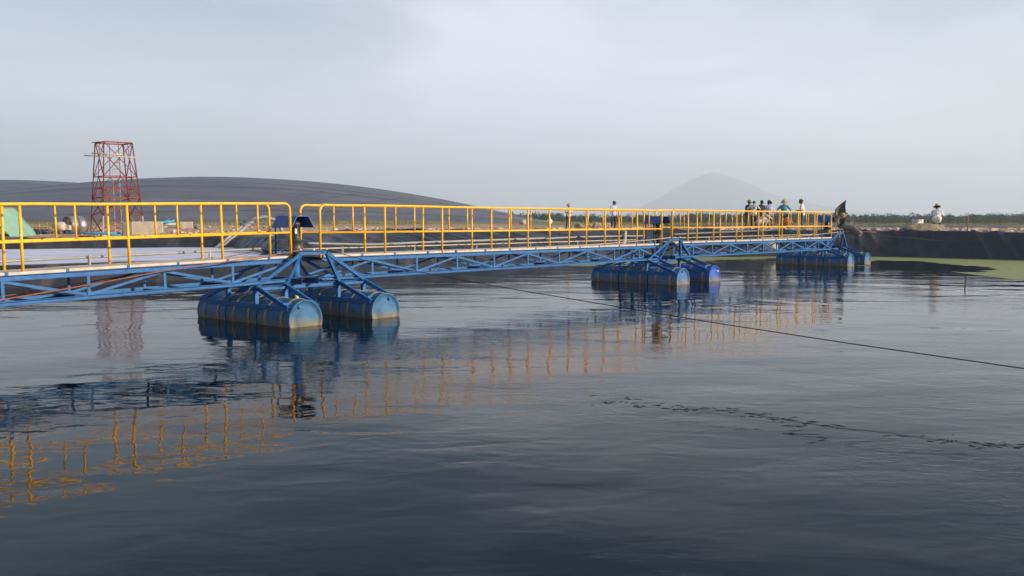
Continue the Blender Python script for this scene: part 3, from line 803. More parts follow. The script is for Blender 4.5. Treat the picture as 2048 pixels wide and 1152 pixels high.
    MB().add([(-0.255, y1 - 0.01, 1.80), (-0.135, y1 - 0.01, 2.008), (0.135, y1 - 0.01, 2.008), (0.255, y1 - 0.01, 1.80),
              (-0.255, y1 - 0.003, 1.80), (-0.135, y1 - 0.003, 2.008), (0.135, y1 - 0.003, 2.008), (0.255, y1 - 0.003, 1.80)], [(0, 1, 2, 3), (7, 6, 5, 4), (0, 4, 5, 1), (1, 5, 6, 2), (2, 6, 7, 3), (3, 7, 4, 0)]).build('back_plate', M['hood'], ho)
    for sx in (-1, 1):
        MB().bar((sx * 0.30, 0.2, 1.795), (sx * 0.30, -0.30, 1.795), 0.09, 0.012).build('hood_flange', M['blue_dk'], ho)
    for sx in (-1, 1):
        MB().bar((sx * 0.235, 0.22, 0.83), (sx * 0.235, 0.22, 1.80), 0.025, 0.025).build('hood_post', M['blue_dk'], ho)
    return root
aerator(0, 'nearest floating aerator, faded blue drum floats in the left foreground', ('drum', 'drum'), 0)
aerator(SP, 'middle floating aerator with one float of brighter blue drums', ('drum', 'drum_b'), 0)
aerator(2 * SP - 0.1, 'far floating aerator at the end of the walkway, by the black bank', ('drum', 'drum'), 1)

# pipe carried along the back of the walkway on short stands
def wpt(s, v, z, yawk=True):
    vv = v + (-0.05 * s if s < 0 else 0.0484 * (s - SP) if s > SP else 0)
    zz = z + (0.0391 + 0.0138 * s if s < 0 else -0.0076 - 0.0037 * (s - 6.8) if s < SP else -0.0261 - 0.0026 * (s - 20.4))
    return Vector((AX, AY, 0)) + UU * s + VV * vv + Vector((0, 0, zz))
def service_pipe(s0, s1, label, zoff, r, m_, nst, sag=0.0):
    root = empty('service_pipe', wpt(s0, VB - 0.16, 0)); o = root.location.copy()
    pts = []
    for i in range(25):
        s_ = s0 + (s1 - s0) * i / 24
        pts.append(wpt(s_, VB - 0.16, ZD + zoff - sag * math.sin(PI * i / 24)) - o)
    MB().tube(pts, r, 10).build('pipe', m_, root)
    for i in range(nst):
        s_ = s0 + (s1 - s0) * (i + 0.5) / nst
        a = wpt(s_, VB - 0.16, ZD + zoff) - o
        MB().bar(a + Vector((0, 0, -zoff - 0.05)), a + Vector((0, 0, 0.03)), 0.045, 0.03).build('stand', M['pvc_cream'], root)
        MB().bar(a + Vector((0, 0, -zoff - 0.065)), a - VV * -0.16 + Vector((0, 0, -zoff - 0.065)), 0.05, 0.03).build('bracket', M['blue'], root)
    for i in range(3):
        s_ = s0 + (s1 - s0) * (i + 0.8) / 3.3
        a = wpt(s_, VB - 0.16, ZD + zoff) - o
        MB().tube([a - UU * 0.06, a + UU * 0.06], r * 1.22, 10).build('coupling', m_, root)
    tag(root, label, 'pipe', 'pipes along the walkway')
service_pipe(-12, -0.5, 'grey pipe on short stands along the far side of the nearest walkway section', 0.12, 0.022, M['pvc'], 5)
service_pipe(0.5, 13.2, 'thin cream pipe along the far side of the middle walkway section', 0.10, 0.014, M['pvc_cream'], 6)
service_pipe(14.0, 25.3, 'thin cream pipe along the far side of the farthest walkway section', 0.10, 0.014, M['pvc_cream'], 5)

# ropes and cables
def rope(name, pts, r, m_, label, cat, sag=0.0, group=None):
    P = [Vector(p) for p in pts]; o = P[0].copy(); out = []
    for a, b_ in zip(P[:-1], P[1:]):
        k = 12
        for i in range(k): out.append(a.lerp(b_, i / k) - Vector((0, 0, sag * math.sin(PI * i / k))) - o)
    out.append(P[-1] - o)
    ob = MB().tube(out, r, 6).build(name, m_)
    ob.location = o
    return tag(ob, label, cat, group)
def plat(s, x, v, z): return Vector((AX, AY, 0)) + UU * (s + x) + VV * v + Vector((0, 0, z))
rope('mooring_rope', [plat(0, -0.28, 0.70, 1.37), wpt(-3.0, 0.66, 1.13), wpt(-5.9, 0.64, 0.83), wpt(-11.5, 0.62, 0.36)], 0.0105, M['rope_o'], 'orange rope slanting down along the near side of the left walkway', 'rope', 0.01)
rope('mooring_rope', [plat(0, -0.28, -0.47, 1.36), wpt(-3.0, -0.5, 1.02), wpt(-5.9, -0.52, 0.74), wpt(-11.5, -0.55, 0.3)], 0.0095, M['rope_o'], 'rust coloured rope behind the truss of the left walkway', 'rope', 0.01)
rope('mooring_rope', [plat(SP, -0.28, 0.70, 1.37), wpt(SP - 3.4, 0.55, 1.28), wpt(SP - 6.2, 0.50, 1.25)], 0.011, M['rope_c'], 'cream rope running left from the head of the middle aerator', 'rope', 0.01)
rope('mooring_rope', [plat(2 * SP - .1, -0.28, 0.70, 1.37), wpt(2 * SP - 4.5, 0.35, 1.30), wpt(2 * SP - 7.5, 0.30, 1.27)], 0.011, M['rope_c'], 'cream rope running left from the head of the far aerator', 'rope', 0.01)
# long cable to the near right bank: path straight in plan, heights read along it
pa = plat(0, 0.31, 0.70, 1.36); pe = at(2048, 737, z=0.52)
def on_line(px, py):
    r = ray(px, py); d = pe - pa
    t = (pa.x * r.y - pa.y * r.x) / (d.y * r.x - d.x * r.y)
    Yq = pa.y + d.y * t
    return Vector((pa.x + d.x * t, Yq, CAM_H + r.z / r.y * Yq))
cpts = [pa] + [on_line(*q) for q in ((760, 529), (860, 548), (1000, 574), (1425, 645), (1700, 687))] + [pe, pe + (pe - on_line(1700, 687)) * 1.2 + Vector((0, 0, 0.25))]
rope('mooring_cable', cpts, 0.0065, M['cable'], 'long dark cable stretched over the water from the nearest aerator to the lower right', 'cable')
rope('mooring_cable', [plat(2 * SP - .1, 0.3, 0.68, 1.36), at(1900, 483, Y=39.5), at(2060, 494, Y=37.5)], 0.008, M['cable'], 'thin dark wire from the far aerator along the black bank to the right', 'cable')

# ------------------------------------------------------------------ pipes and hose on the bank
def ground_tube(name, pix, r, m_, label, cat, lift=0.0, n=10, smooth=6, group=None):
    P = [ground_hit(*q) + Vector((0, 0, r + 0.06 + lift)) for q in pix]
    out = []
    for i in range(len(P) - 1):
        p0, p1, p2, p3 = P[max(i - 1, 0)], P[i], P[i + 1], P[min(i + 2, len(P) - 1)]
        for k in range(smooth):
            t = k / smooth
            out.append(0.5 * ((2 * p1) + (p2 - p0) * t + (2 * p0 - 5 * p1 + 4 * p2 - p3) * t * t + (3 * p1 - p0 - 3 * p2 + p3) * t ** 3))
    out.append(P[-1])
    o = P[0].copy()
    ob = MB().tube([q - o for q in out], r, n).build(name, m_); ob.location = o
    return tag(ob, label, cat, group)
ground_tube('bank_pipe', [(615, 493), (680, 494), (750, 495), (830, 491), (920, 488), (1000, 485), (1090, 481)], 0.05, M['pvc'], 'long grey pipe lying on the black liner behind the middle walkway', 'pipe')
ground_tube('bank_pipe', [(1090, 482), (1150, 479), (1220, 477), (1290, 476)], 0.045, M['pvc'], 'grey pipe lying on the liner below the two standing men', 'pipe')
ground_tube('bank_pipe', [(1345, 474), (1400, 471), (1480, 468), (1560, 466)], 0.05, M['pvc'], 'grey pipe lying along the bank below the group of people', 'pipe')
hp = ground_hit(1238, 465); hq = ground_hit(1246, 492)
hs = [hp, hp + Vector((0.12, -0.2, 0.10)), hp + Vector((0.26, -0.6, 0.02)), hp.lerp(hq, 0.4) + Vector((0.22, 0, 0.12)), hp.lerp(hq, 0.75) + Vector((0.16, 0, 0.10)), hq + Vector((0, 0, 0.05))]
ob = MB().tube([q - hp for q in hs], 0.075, 10).build('hose', M['pvc_cream']); ob.location = hp
tag(ob, 'pale hose curving down the bank beside the man in the black cap', 'hose')

# twin pipes into the foamy pond
r0 = at(438, 495, z=FOAM_Z); r1 = at(499, 444, Y=42.6)
tp = empty('twin_pipe', r0)
side = Vector((0.95, 0.3, 0)) * 0.13
for sgn in (-1, 1):
    a = side * sgn * 0.8; b_ = (r1 - r0) + side * sgn * 0.8
    d = (b_ - a).normalized()
    MB().tube([a - d * 0.5, a.lerp(b_, 0.5), b_], 0.085, 12).build('pipe', M['pvc'], tp)
b_ = r1 - r0
MB().tube([b_ - side, b_ + Vector((0.25, 0, 0.16)), b_ + Vector((0.7, 0.1, 0.24)), b_ + Vector((1.1, 0.25, 0.10)), b_ + Vector((1.35, 0.35, -0.25)), b_ + Vector((1.5, 0.4, -0.7))], 0.085, 12).build('elbow', M['pvc'], tp)
for t in (0.86, 0.97):
    q = (r1 - r0) * t
    MB().tube([q - side * 1.9, q + side * 1.9], 0.12, 10).build('clamp', M['cabinet'], tp)
tag(tp, 'pair of grey pipes sloping down the bank into the foamy pond', 'pipe')

# pipe mouth in the bank of the foamy pond
q = at(60, 489, Y=40.1)
ob = MB().lathe([(0.085, 0.5), (0.085, 0.0), (0.115, 0.0), (0.115, 0.5)], ax=(0.1, 1, 0.05), n=18).build('drain_pipe', M['pvc']); ob.location = q
tag(ob, 'open grey drain pipe sticking out of the dark bank at far left', 'pipe')

# ------------------------------------------------------------------ lattice tower
def tower():
    Yt = 50.0
    k = F_PX / Yt
    zb = 1.06
    cb = at(236, 466, Y=Yt); ctp = at(227.5, 288, Y=Yt)
    root = empty('lattice_tower', (cb.x, cb.y, zb), (0, 0, 0))
    tag(root, 'red and white lattice tower standing in front of the big grey cover', 'tower')
    phi = R(41)
    Ht = 2 - zb + (Y_HORIZON - 288) / F_PX * Yt
    dtop = ctp.x - cb.x
    hb, ht = 2.18 / 2, 1.47 / 2
    def corner(i, t):
        h = hb + (ht - hb) * t
        # front corner 0, right 1, back 2, left 3
        ex = Vector((math.cos(phi), math.sin(phi), 0)); ey = Vector((-math.sin(phi), math.cos(phi), 0))
        sgn = [(-1, -1), (1, -1), (1, 1), (-1, 1)][i]
        return ex * sgn[0] * h + ey * sgn[1] * h + Vector((dtop * t, 0, Ht * t))
    w = 0.065
    for i in range(4):
        MB().angle(corner(i, 0.20), corner(i, 1.0), w, 0.012).build('leg', M['red'], root)
        MB().angle(corner(i, 0.0), corner(i, 0.20), w + 0.002, 0.012).build('leg', M['whitepaint'] if i in (0, 1) else M['red'], root)
    lv = [0.0, 0.20, 0.40, 0.63, 1.0]
    for i in range(4):
        j = (i + 1) % 4
        for t in lv[2:]:
            MB().angle(corner(i, t), corner(j, t), 0.05 if t < 0.99 else 0.07, 0.01).build('girt', M['red'], root)
        for a, b_ in zip(lv[:-1], lv[1:]):
            mm = M['whitepaint'] if (a == 0 and i == 1) else M['red']
            MB().angle(corner(i, a), corner(i, b_).lerp(corner(j, b_), 0.5) if b_ in (0.63, 0.22) else corner(j, b_), 0.042, 0.008).build('brace', mm, root)
            MB().angle(corner(j, a), corner(i, b_).lerp(corner(j, b_), 0.5) if b_ in (0.63, 0.22) else corner(i, b_), 0.042, 0.008, flip=-1).build('brace', mm, root)
        ma, mb_ = corner(i, 0.63).lerp(corner(j, 0.63), 0.5), corner(i, 1).lerp(corner(j, 1), 0.5)
        MB().angle(ma, mb_, 0.035, 0.008).build('brace', M['red'], root)
        MB().angle(corner(i, 0.5), corner(j, 0.5), 0.03, 0.008).build('girt', M['red'], root)
    for i in range(4):
        j = (i + 1) % 4
        for a, b_ in ((0.40, 0.52), (0.20, 0.30)):
            MB().angle(corner(i, a), corner(i, b_).lerp(corner(j, b_), 0.5), 0.03, 0.008).build('brace', M['red'], root)
            MB().angle(corner(j, a), corner(i, b_).lerp(corner(j, b_), 0.5), 0.03, 0.008).build('brace', M['red'], root)
    MB().bar(corner(3, 1.0) + Vector((-0.18, 0, 0.03)), corner(3, 1).lerp(corner(0, 1), .5) + Vector((0, 0, .03)), 0.04, 0.04).build('top_bar', M['red'], root)
    for dz, x0_, x1_ in ((0, -1.35, 1.25), (0.13, -1.0, 0.55)):
        pd_ = Vector((0.918, 0.397, 0)); c = corner(0, 0.84) + pd_ * 0.40 + Vector((0.03, -0.07, dz))
        MB().tube([c + pd_ * x0_ + Vector((0, 0, 0.02)), c + pd_ * x1_ + Vector((0, 0, -0.02))], 0.030, 8).build('crosswise_tube', M['pvc_cream'], root)
    # thin ladder inside
    for x_ in (-0.18, 0.18):
        MB().bar((x_, 0.1, 0.1), (x_ + dtop * .7, 0.1, Ht * 0.76), 0.03, 0.02).build('ladder_rail', M['pvc_cream'], root)
    for i in range(11):
        z_ = 0.3 + i * 0.36
        MB().bar((-0.18, 0.1, z_), (0.18, 0.1, z_), 0.02, 0.02).build('ladder_rung', M['red'], root)
tower()

# ------------------------------------------------------------------ things in the yard at left
def block(px0, px1, ytop, Yd, depth, label, name='concrete_block', m_='concrete', rot=0.0, ybot=None, zb=None):
    a, b_ = at(px0, ytop, Y=Yd), at(px1, ytop, Y=Yd)
    zb = hz((a.x + b_.x) / 2, Yd + depth / 2) - 0.08 if zb is None else zb
    o = empty(name, ((a.x + b_.x) / 2, Yd + depth / 2, zb), (0, 0, rot))
    w, h = b_.x - a.x, a.z - zb
    bm = bmesh.new(); bmesh.ops.create_cube(bm, size=1)
    for v in bm.verts: v.co = Vector((v.co.x * w, v.co.y * depth, (v.co.z + 0.5) * h))
    bmesh.ops.bevel(bm, geom=list(bm.edges), offset=0.025, segments=2, affect='EDGES', profile=0.6)
    me = bpy.data.meshes.new(name); bm.to_mesh(me); bm.free(); me.materials.append(M[m_])
    COL.objects.unlink(o); bpy.data.objects.remove(o)
    ob = inst(name, me, None, ((a.x + b_.x) / 2, Yd + depth / 2, zb), (0, 0, rot))
    return tag(ob, label, 'concrete block'), w, h
block(258, 317, 443, 46.4, 0.9, 'long cream concrete block standing beside the grey cabinet', rot=R(20))
block(357, 381, 443.5, 57.0, 0.7, 'small cream concrete block at the end of the blue pipe bundle', rot=R(18))
c_, cw, chh = block(241, 257, 444, 45.9, 0.45, 'dark grey steel cabinet at the left end of the long concrete block', 'steel_cabinet', 'cabinet', rot=R(20))
c_['category'] = 'cabinet'
dm = MB().box((0.0, -0.235, chh * 0.52), (cw * 0.82, 0.02, chh * 0.84)).build('door', M['cabinet'], c_)
MB().box((cw * 0.28, -0.252, chh * 0.5), (0.02, 0.02, 0.09)).build('handle', M['steel'], dm)

# galvanised ring
q = at(151, 455, Y=47.6); zg = hz(q.x, q.y)
rg_ = empty('steel_ring', (q.x, q.y, zg)); rr_ = 0.46; axd = Vector((0.58, 0.815, 0)); cz = Vector((0, 0, rr_ + 0.02))
for k in range(2):
    o_ = -0.45 + k * 0.45
    MB().lathe([(rr_, o_ + 0.01), (rr_ + 0.006, o_ + 0.22), (rr_, o_ + 0.44), (rr_ - 0.012, o_ + 0.44), (rr_ - 0.006, o_ + 0.22), (rr_ - 0.012, o_ + 0.01), (rr_, o_ + 0.01)], o=cz, ax=axd, n=40).build('shell', M['steel'], rg_)
for o_ in (-0.45, 0.0, 0.45):
    MB().lathe([(rr_ - 0.016, o_ - 0.012), (rr_ + 0.014, o_ - 0.012), (rr_ + 0.014, o_ + 0.012), (rr_ - 0.016, o_ + 0.012), (rr_ - 0.016, o_ - 0.012)], o=cz, ax=axd, n=40, smooth=False).build('rim', M['rim'], rg_)
tag(rg_, 'shiny galvanised steel ring lying on its side left of the tower', 'steel ring')

# cement mixer
q = at(122, 468, Y=46.2); zg = hz(q.x, q.y)
mx_ = empty('cement_mixer', (q.x, q.y, zg)); axm = Vector((-0.85, -0.35, 0.22)).normalized()
MB().lathe([(0.0, -0.26), (0.14, -0.25), (0.255, -0.12), (0.26, 0.0), (0.13, 0.38), (0.115, 0.38), (0.105, 0.36), (0.235, 0.0), (0.22, -0.12), (0, -0.22)], o=(0, 0, 0.38), ax=axm, n=24).build('drum', M['mixer'], mx_)
MB().box((0.33, 0.05, 0.33), (0.26, 0.22, 0.24)).build('engine_box', M['mixer'], mx_)
for a, b_ in (((-0.28, -0.2, 0), (0.0, -0.15, 0.3)), ((-0.28, 0.2, 0), (0.0, 0.15, 0.3)), ((0.34, -0.2, 0), (0.1, -0.12, 0.3)), ((0.34, 0.2, 0), (0.1, 0.12, 0.3))):
    MB().bar(a, b_, 0.04, 0.04).build('leg', M['cabinet'], mx_)
for y in (-0.22, 0.22):
    MB().lathe([(0, -0.03), (0.10, -0.03), (0.10, 0.03), (0, 0.03)], o=(0.34, y, 0.10), ax=(0, 1, 0), n=16).build('wheel', M['cable'], mx_)
tag(mx_, 'small cream cement mixer tilted beside the shiny steel ring', 'cement mixer')

# blue pipes on the ground
def pix_pipe(p0, p1, Y0, Y1, r, m_, label, name='plastic_pipe', group=None):
    a, b_ = at(*p0, Y=Y0), at(*p1, Y=Y1)
    a.z = max(a.z, hz(a.x, a.y) + r); b_.z = max(b_.z, hz(b_.x, b_.y) + r)
    ob = MB().tube([Vector((0, 0, 0)), (b_ - a) * 0.5, b_ - a], r, 12).build(name, M[m_]); ob.location = a
    return tag(ob, label, 'pipe', group)
pix_pipe((136, 469), (240, 466.5), 45.8, 46.0, 0.05, 'bluepipe', 'long light blue pipe lying on the ground in front of the steel ring', group='blue pipes in the yard')
pix_pipe((200, 471.5), (241, 470), 45.3, 45.3, 0.035, 'bluepipe', 'short thin light blue pipe lying by the foot of the grey cabinet', group='blue pipes in the yard')
for i, (a, b_) in enumerate((((322, 446), (339, 441)), ((328, 446.5), (349, 441)), ((322, 449.5), (351, 448)))):
    pix_pipe(a, b_, 56.2 + i * 0.15, 56.8 + i * 0.1, 0.065 if i < 2 else 0.09, 'bluepipe' if i < 2 else 'greenpipe', ('upper left light blue pipe leaning beside the small concrete block', 'upper right light blue pipe leaning beside the small concrete block', 'fat pale green pipe lying under two leaning blue pipes')[i], group='blue pipes in the yard' if i < 2 else None)
q = at(394, 454, Y=55); ob = MB().lathe([(0.07, -0.2), (0.11, -0.2), (0.11, 0.2), (0.07, 0.2), (0.07, -0.2)], ax=(0.8, -0.6, 0.05), n=16).build('pipe_stub', M['pvc']); ob.location = (q.x, q.y, max(q.z, hz(q.x, q.y) + 0.1))
tag(ob, 'short grey pipe stub lying right of the small concrete block', 'pipe')
q = at(346, 469, Y=46.5)
ob = MB().lathe([(0, -0.13), (0.08, -0.13), (0.08, -0.05), (0.11, -0.04), (0.11, 0.06), (0.06, 0.1), (0.06, 0.15), (0, 0.15)], ax=(0.7, -0.6, 0.35), n=16).build('plastic_jug', M['whitepaint']); ob.location = (q.x, q.y, hz(q.x, q.y) + 0.1)
tag(ob, 'small white jug lying on the soil right of the long concrete block', 'jug')

# green tarpaulin tent
tz = hz(-23.6, 43.6) - 0.05
tn = empty('tarpaulin_tent', (-23.6, 43.4, tz))
pr = at(35, 474, Y=43.0) - Vector((-23.6, 43.4, 0)); 
apx = at(2, 415, Y=43.8); apz = apx.z - tz
nx_, ny_ = 16, 8
def tentface(x0_, x1_, sgn):
    vs = []; fs = []
    for j in range(ny_ + 1):
        for i in range(nx_ + 1):
            t = i / nx_; u_ = j / ny_
            yy = -1.0 + 2.6 * u_
            base_x = x1_ + (0.12 * math.sin(u_ * 7 + t * 3)) * t
            vs.append((x0_ + (base_x - x0_) * t, yy + 0.04 * math.sin(t * 9 + j), apz * (1 - t) ** 0.96 - 0.05 * math.sin(PI * t) + 0.015 * math.sin(j * 2.1 + i)))
    for j in range(ny_):
        for i in range(nx_):
            a = j * (nx_ + 1) + i; fs.append((a, a + 1, a + nx_ + 2, a + nx_ + 1))
    ob_ = MB().add(vs, fs, 0, True).build('tarpaulin_side', M['tarp'], tn)
    md = ob_.modifiers.new('thick', 'SOLIDIFY'); md.thickness = 0.012
tentface(apx.x + 23.6, pr.x, 1); tentface(apx.x + 23.6 - 0.001, apx.x + 23.6 - (pr.x - apx.x - 23.6), -1)
MB().bar((apx.x + 23.6, -1.05, apz - 0.02), (apx.x + 23.6, 1.7, apz - 0.02), 0.05, 0.05).build('ridge_pole', M['wood'], tn)
for y in (-0.95, 1.55): MB().bar((apx.x + 23.6, y, -0.1), (apx.x + 23.6, y, apz), 0.05, 0.05).build('pole', M['wood'], tn)
tag(tn, 'pale green tarpaulin tent cut by the left edge', 'tent')

# yellow railing far in the yard
a = at(22, 463, Y=56); b_ = at(95, 465, Y=51.5); zr_ = hz((a.x + b_.x) / 2, 50)
fr = empty('yard_railing', (a.x, a.y, zr_)); d = Vector((b_.x - a.x, b_.y - a.y, 0))
for z_ in (0.30, 0.62): MB().tube([(0, 0, z_), tuple(d + Vector((0, 0, z_)))], 0.025, 8).build('rail', M['yellow_far'], fr)
for i in range(6): inst('post', cached('yp', lambda: MB().tube([(0, 0, -0.05), (0, 0, 0.63)], 0.025, 8).mesh('post', M['yellow_far'])), fr, d * (i / 5))
tag(fr, 'small yellow railing on the ground behind the blue steel frames at left', 'railing')
# stacked blue frames
for i in range(3):
    a = at(46 + i * 2, 470 - i * 3.2, Y=46.6 + i * .3); b_ = at(94 - i * 2, 470 - i * 3.2, Y=46.8 + i * .3); zq = hz(a.x, a.y)
    f_ = empty('steel_truss', (a.x, a.y, zq + 0.03 + i * 0.10), (0, R(1.5 * (i - 1)), 0)); L_ = b_.x - a.x
    for y in (0, 0.5): MB().angle((0, y, 0.03), (L_, y, 0.03), 0.07, 0.01).build('chord', M['blue_dk'], f_)
    for k in range(5): MB().bar((L_ * k / 4, 0.03, 0.035), (L_ * min(k + .6, 4) / 4, 0.47, 0.035), 0.04, 0.04).build('lacing', M['blue_dk'], f_)
    tag(f_, ('dark blue steel frame at the bottom of the pile near the tent', 'dark blue steel frame in the middle of the pile near the tent', 'dark blue steel frame on top of the pile near the tent')[i], 'steel truss', 'piled blue frames')

# ------------------------------------------------------------------ things on the right bank
# upright rubber flap, rag and grey hose by the far aerator
q = at(1692, 458, Y=46.6)
zq = hz(q.x, q.y)
def pp(x, y, Y): return at(x, y, Y=Y)
base = pp(1682, 456, 46.6)
Le = [(1670.5, 418), (1670.3, 428), (1671, 437), (1673, 447), (1676, 454), (1682, 458)]
Re = [(1692.5, 399.5), (1691.6, 411), (1691.8, 424), (1691, 436), (1689.5, 446), (1692, 455)]
nf_ = 13; V_ = []; Fs = []
for i in range(nf_):
    t = i / (nf_ - 1) * 5; k = min(int(t), 4); f_ = t - k
    a_ = pp(Le[k][0] + (Le[k + 1][0] - Le[k][0]) * f_, Le[k][1] + (Le[k + 1][1] - Le[k][1]) * f_, 46.6) - base
    b_ = pp(Re[k][0] + (Re[k + 1][0] - Re[k][0]) * f_, Re[k][1] + (Re[k + 1][1] - Re[k][1]) * f_, 46.6) - base
    for j in range(nf_):
        u_ = j / (nf_ - 1); q_ = a_.lerp(b_, u_)
        V_.append(q_ + Vector((0, 0.16 * math.sin(PI * u_) * (0.5 + 0.5 * i / nf_) + 0.05 * math.sin(i * 0.7), 0)))
Fs = [(i * nf_ + j, i * nf_ + j + 1, (i + 1) * nf_ + j + 1, (i + 1) * nf_ + j) for i in range(nf_ - 1) for j in range(nf_ - 1)]
fl_ = empty('rubber_flap', base)
fo_ = MB().add(V_, Fs, 0, True).build('sheet', M['rubber'], fl_)
md = fo_.modifiers.new('thick', 'SOLIDIFY'); md.thickness = 0.03
MB().bar((-0.02, 0.12, -0.5), (0.12, 0.3, 0.9), 0.05, 0.05).build('stake', M['wood'], fl_)
tag(fl_, 'dark stiff rubber sheet standing upright with a pointed corner on the right bank', 'rubber sheet')
# rag: crumpled sleeve
q0, q1 = pp(1668, 443, 46.45), pp(1689, 428, 46.45)
rag = MB(); path = [q0.lerp(q1, i / 9) - q0 for i in range(10)]
rag.tube([p_ + Vector((0, 0.02 * math.sin(i * 2.3), 0.02 * math.sin(i * 1.7))) for i, p_ in enumerate(path)], [0.05, 0.07, 0.08, 0.075, 0.09, 0.10, 0.13, 0.15, 0.14, 0.06], 10)
ob = rag.build('cloth_bundle', M['rag']); ob.location = q0
tag(ob, 'brown cloth bundle tied across the upright rubber sheet', 'cloth')
h0 = [pp(1686, 450, 46.5), pp(1692, 455, 46.4), pp(1700, 456, 46.2), pp(1708, 458, 46.0), pp(1715, 463, 45.8), pp(1722, 469, 45.6)]
hm_ = MB().tube([v - h0[0] for v in h0], [0.17, 0.17, 0.15, 0.13, 0.125, 0.12], 14).build('hose', M['hose']); hm_.location = h0[0]
tag(hm_, 'thick grey hose bending down the bank right of the rubber sheet', 'hose')
q = at(1712, 457, Y=49.5); ob = MB().add([(-0.5, 0, 0), (0.45, 0.1, 0.02), (0.35, 0.5, 0.10), (-0.4, 0.4, 0.12), (0, 0.25, 0.2)], [(0, 1, 4), (1, 2, 4), (2, 3, 4), (3, 0, 4), (0, 3, 2, 1)]).build('cloth_heap', M['redtarp']); ob.location = (q.x, q.y, hz(q.x, q.y) + 0.02)
tag(ob, 'small red cloth heap on the rubble behind the grey hose', 'cloth')
# rusty bars along the bank edge
a = ground_hit(1690, 470); b_ = ground_hit(1752, 469)
ob = MB().tube([Vector((0, 0, 0)), (b_ - a) * 0.5 + Vector((0, 0, 0.04)), b_ - a], 0.03, 8).build('rusty_bar', M['rim']); ob.location = a + Vector((0, 0, 0.10))
tag(ob, 'long rusty bar lying along the bank edge right of the far aerator', 'steel bar')
# white tank seen under the far walkway
q = at(1542, 503, Y=45.0)
wt = empty('plastic_tank', (q.x, q.y, q.z))
MB().lathe([(0, 0), (0.30, 0), (0.34, 0.05), (0.34, 0.28), (0.26, 0.40), (0.12, 0.44), (0, 0.44)], n=24).build('body', M['pvc_cream'], wt)
MB().lathe([(0, 0.44), (0.09, 0.44), (0.09, 0.50), (0, 0.50)], n=16).build('cap', M['whitepaint'], wt)
tag(wt, 'cream plastic tank at the water edge seen under the farthest walkway', 'tank')

def rockmesh(seed, sx, sy, sz, sub=3, rough=0.25):
    bm = bmesh.new(); bmesh.ops.create_icosphere(bm, subdivisions=sub, radius=1)
    for v in bm.verts:
        p_ = v.co.copy()
        k = 1 + rough * noise.noise(p_ * 1.3 + Vector((seed * 3.1, 0, 0))) + rough * 0.5 * noise.noise(p_ * 3.1 + Vector((seed, 5, 0))) + rough * .2 * noise.noise(p_ * 7 + Vector((seed, 5, 3)))
        v.co = Vector((p_.x * sx * k, p_.y * sy * k, p_.z * sz * k))
    me = bpy.data.meshes.new('rock'); bm.to_mesh(me); bm.free()
    me.materials.append(M['boulder'])
    return me
q = at(1847, 462, Y=47.0); zq = hz(q.x, q.y)
tag(inst('boulder', rockmesh(2, 1.12, 0.62, 0.36, 4, 0.16), None, (q.x, q.y, zq + 0.05)), 'broad low beige mound on the bank edge left of the squatting man', 'boulder')
q = at(1876, 455, Y=46.8)
sq_, _, _ = block(1859, 1889, 449.5, 46.6, 0.7, 'rough concrete slab the squatting man sits on', 'concrete_slab')
SQ_TOP = 2 - (449.5 - Y_HORIZON) / F_PX * 46.6
bk, bw, bh = block(1829, 1848, 438.5, 47.6, 0.35, 'white box standing behind the beige mound', 'white_box', 'whitepaint', rot=R(32))
bk['category'] = 'box'
MB().box((bw * 0.2, -0.18, bh * 0.75), (0.03, 0.02, bh * 0.3)).build('rib', M['whitepaint'], bk)
q = ground_hit(1935, 465); ob = MB().tube([(0, 0, -0.1), (0.01, 0, 0.4), (0.0, 0, 0.82)], [0.03, 0.028, 0.022], 8).build('wooden_stake', M['wood']); ob.location = q
tag(ob, 'wooden stake upright on the bank near the right edge', 'stake')
q = at(1930, 572, z=0); ob = MB().tube([(0, 0, -0.3), (0.0, 0, 0.12), (0.015, 0, 0.28)], 0.014, 8).build('thin_stick', M['cable']); ob.location = q
tag(ob, 'thin dark stick poking out of the water near the right edge', 'stick')
# small things behind the first two men
q = at(1099, 443, Y=62); bl = MB().lathe([(0, -0.2), (0.12, -0.17), (0.2, -0.05), (0.2, 0.06), (0.12, 0.17), (0.05, 0.2), (0.05, 0.24), (0, 0.24)], n=18).build('white_jerrycan', M['whitepaint']); bl.location = (q.x, q.y, max(q.z, hz(q.x, q.y) + 0.2))
tag(bl, 'small white round can on the bank left of the man in the straw hat', 'can')
q = at(1045, 444, Y=62); pb_ = MB().lathe([(0.10, -0.2), (0.16, -0.2), (0.16, 0.2), (0.10, 0.2), (0.10, -0.2)], ax=(1, -0.3, 0), n=16).build('pipe_stub', M['pvc_cream']); pb_.location = (q.x, q.y, max(q.z, hz(q.x, q.y) + 0.16))
tag(pb_, 'cream pipe stub lying in front of the right foot of the big cover', 'pipe')

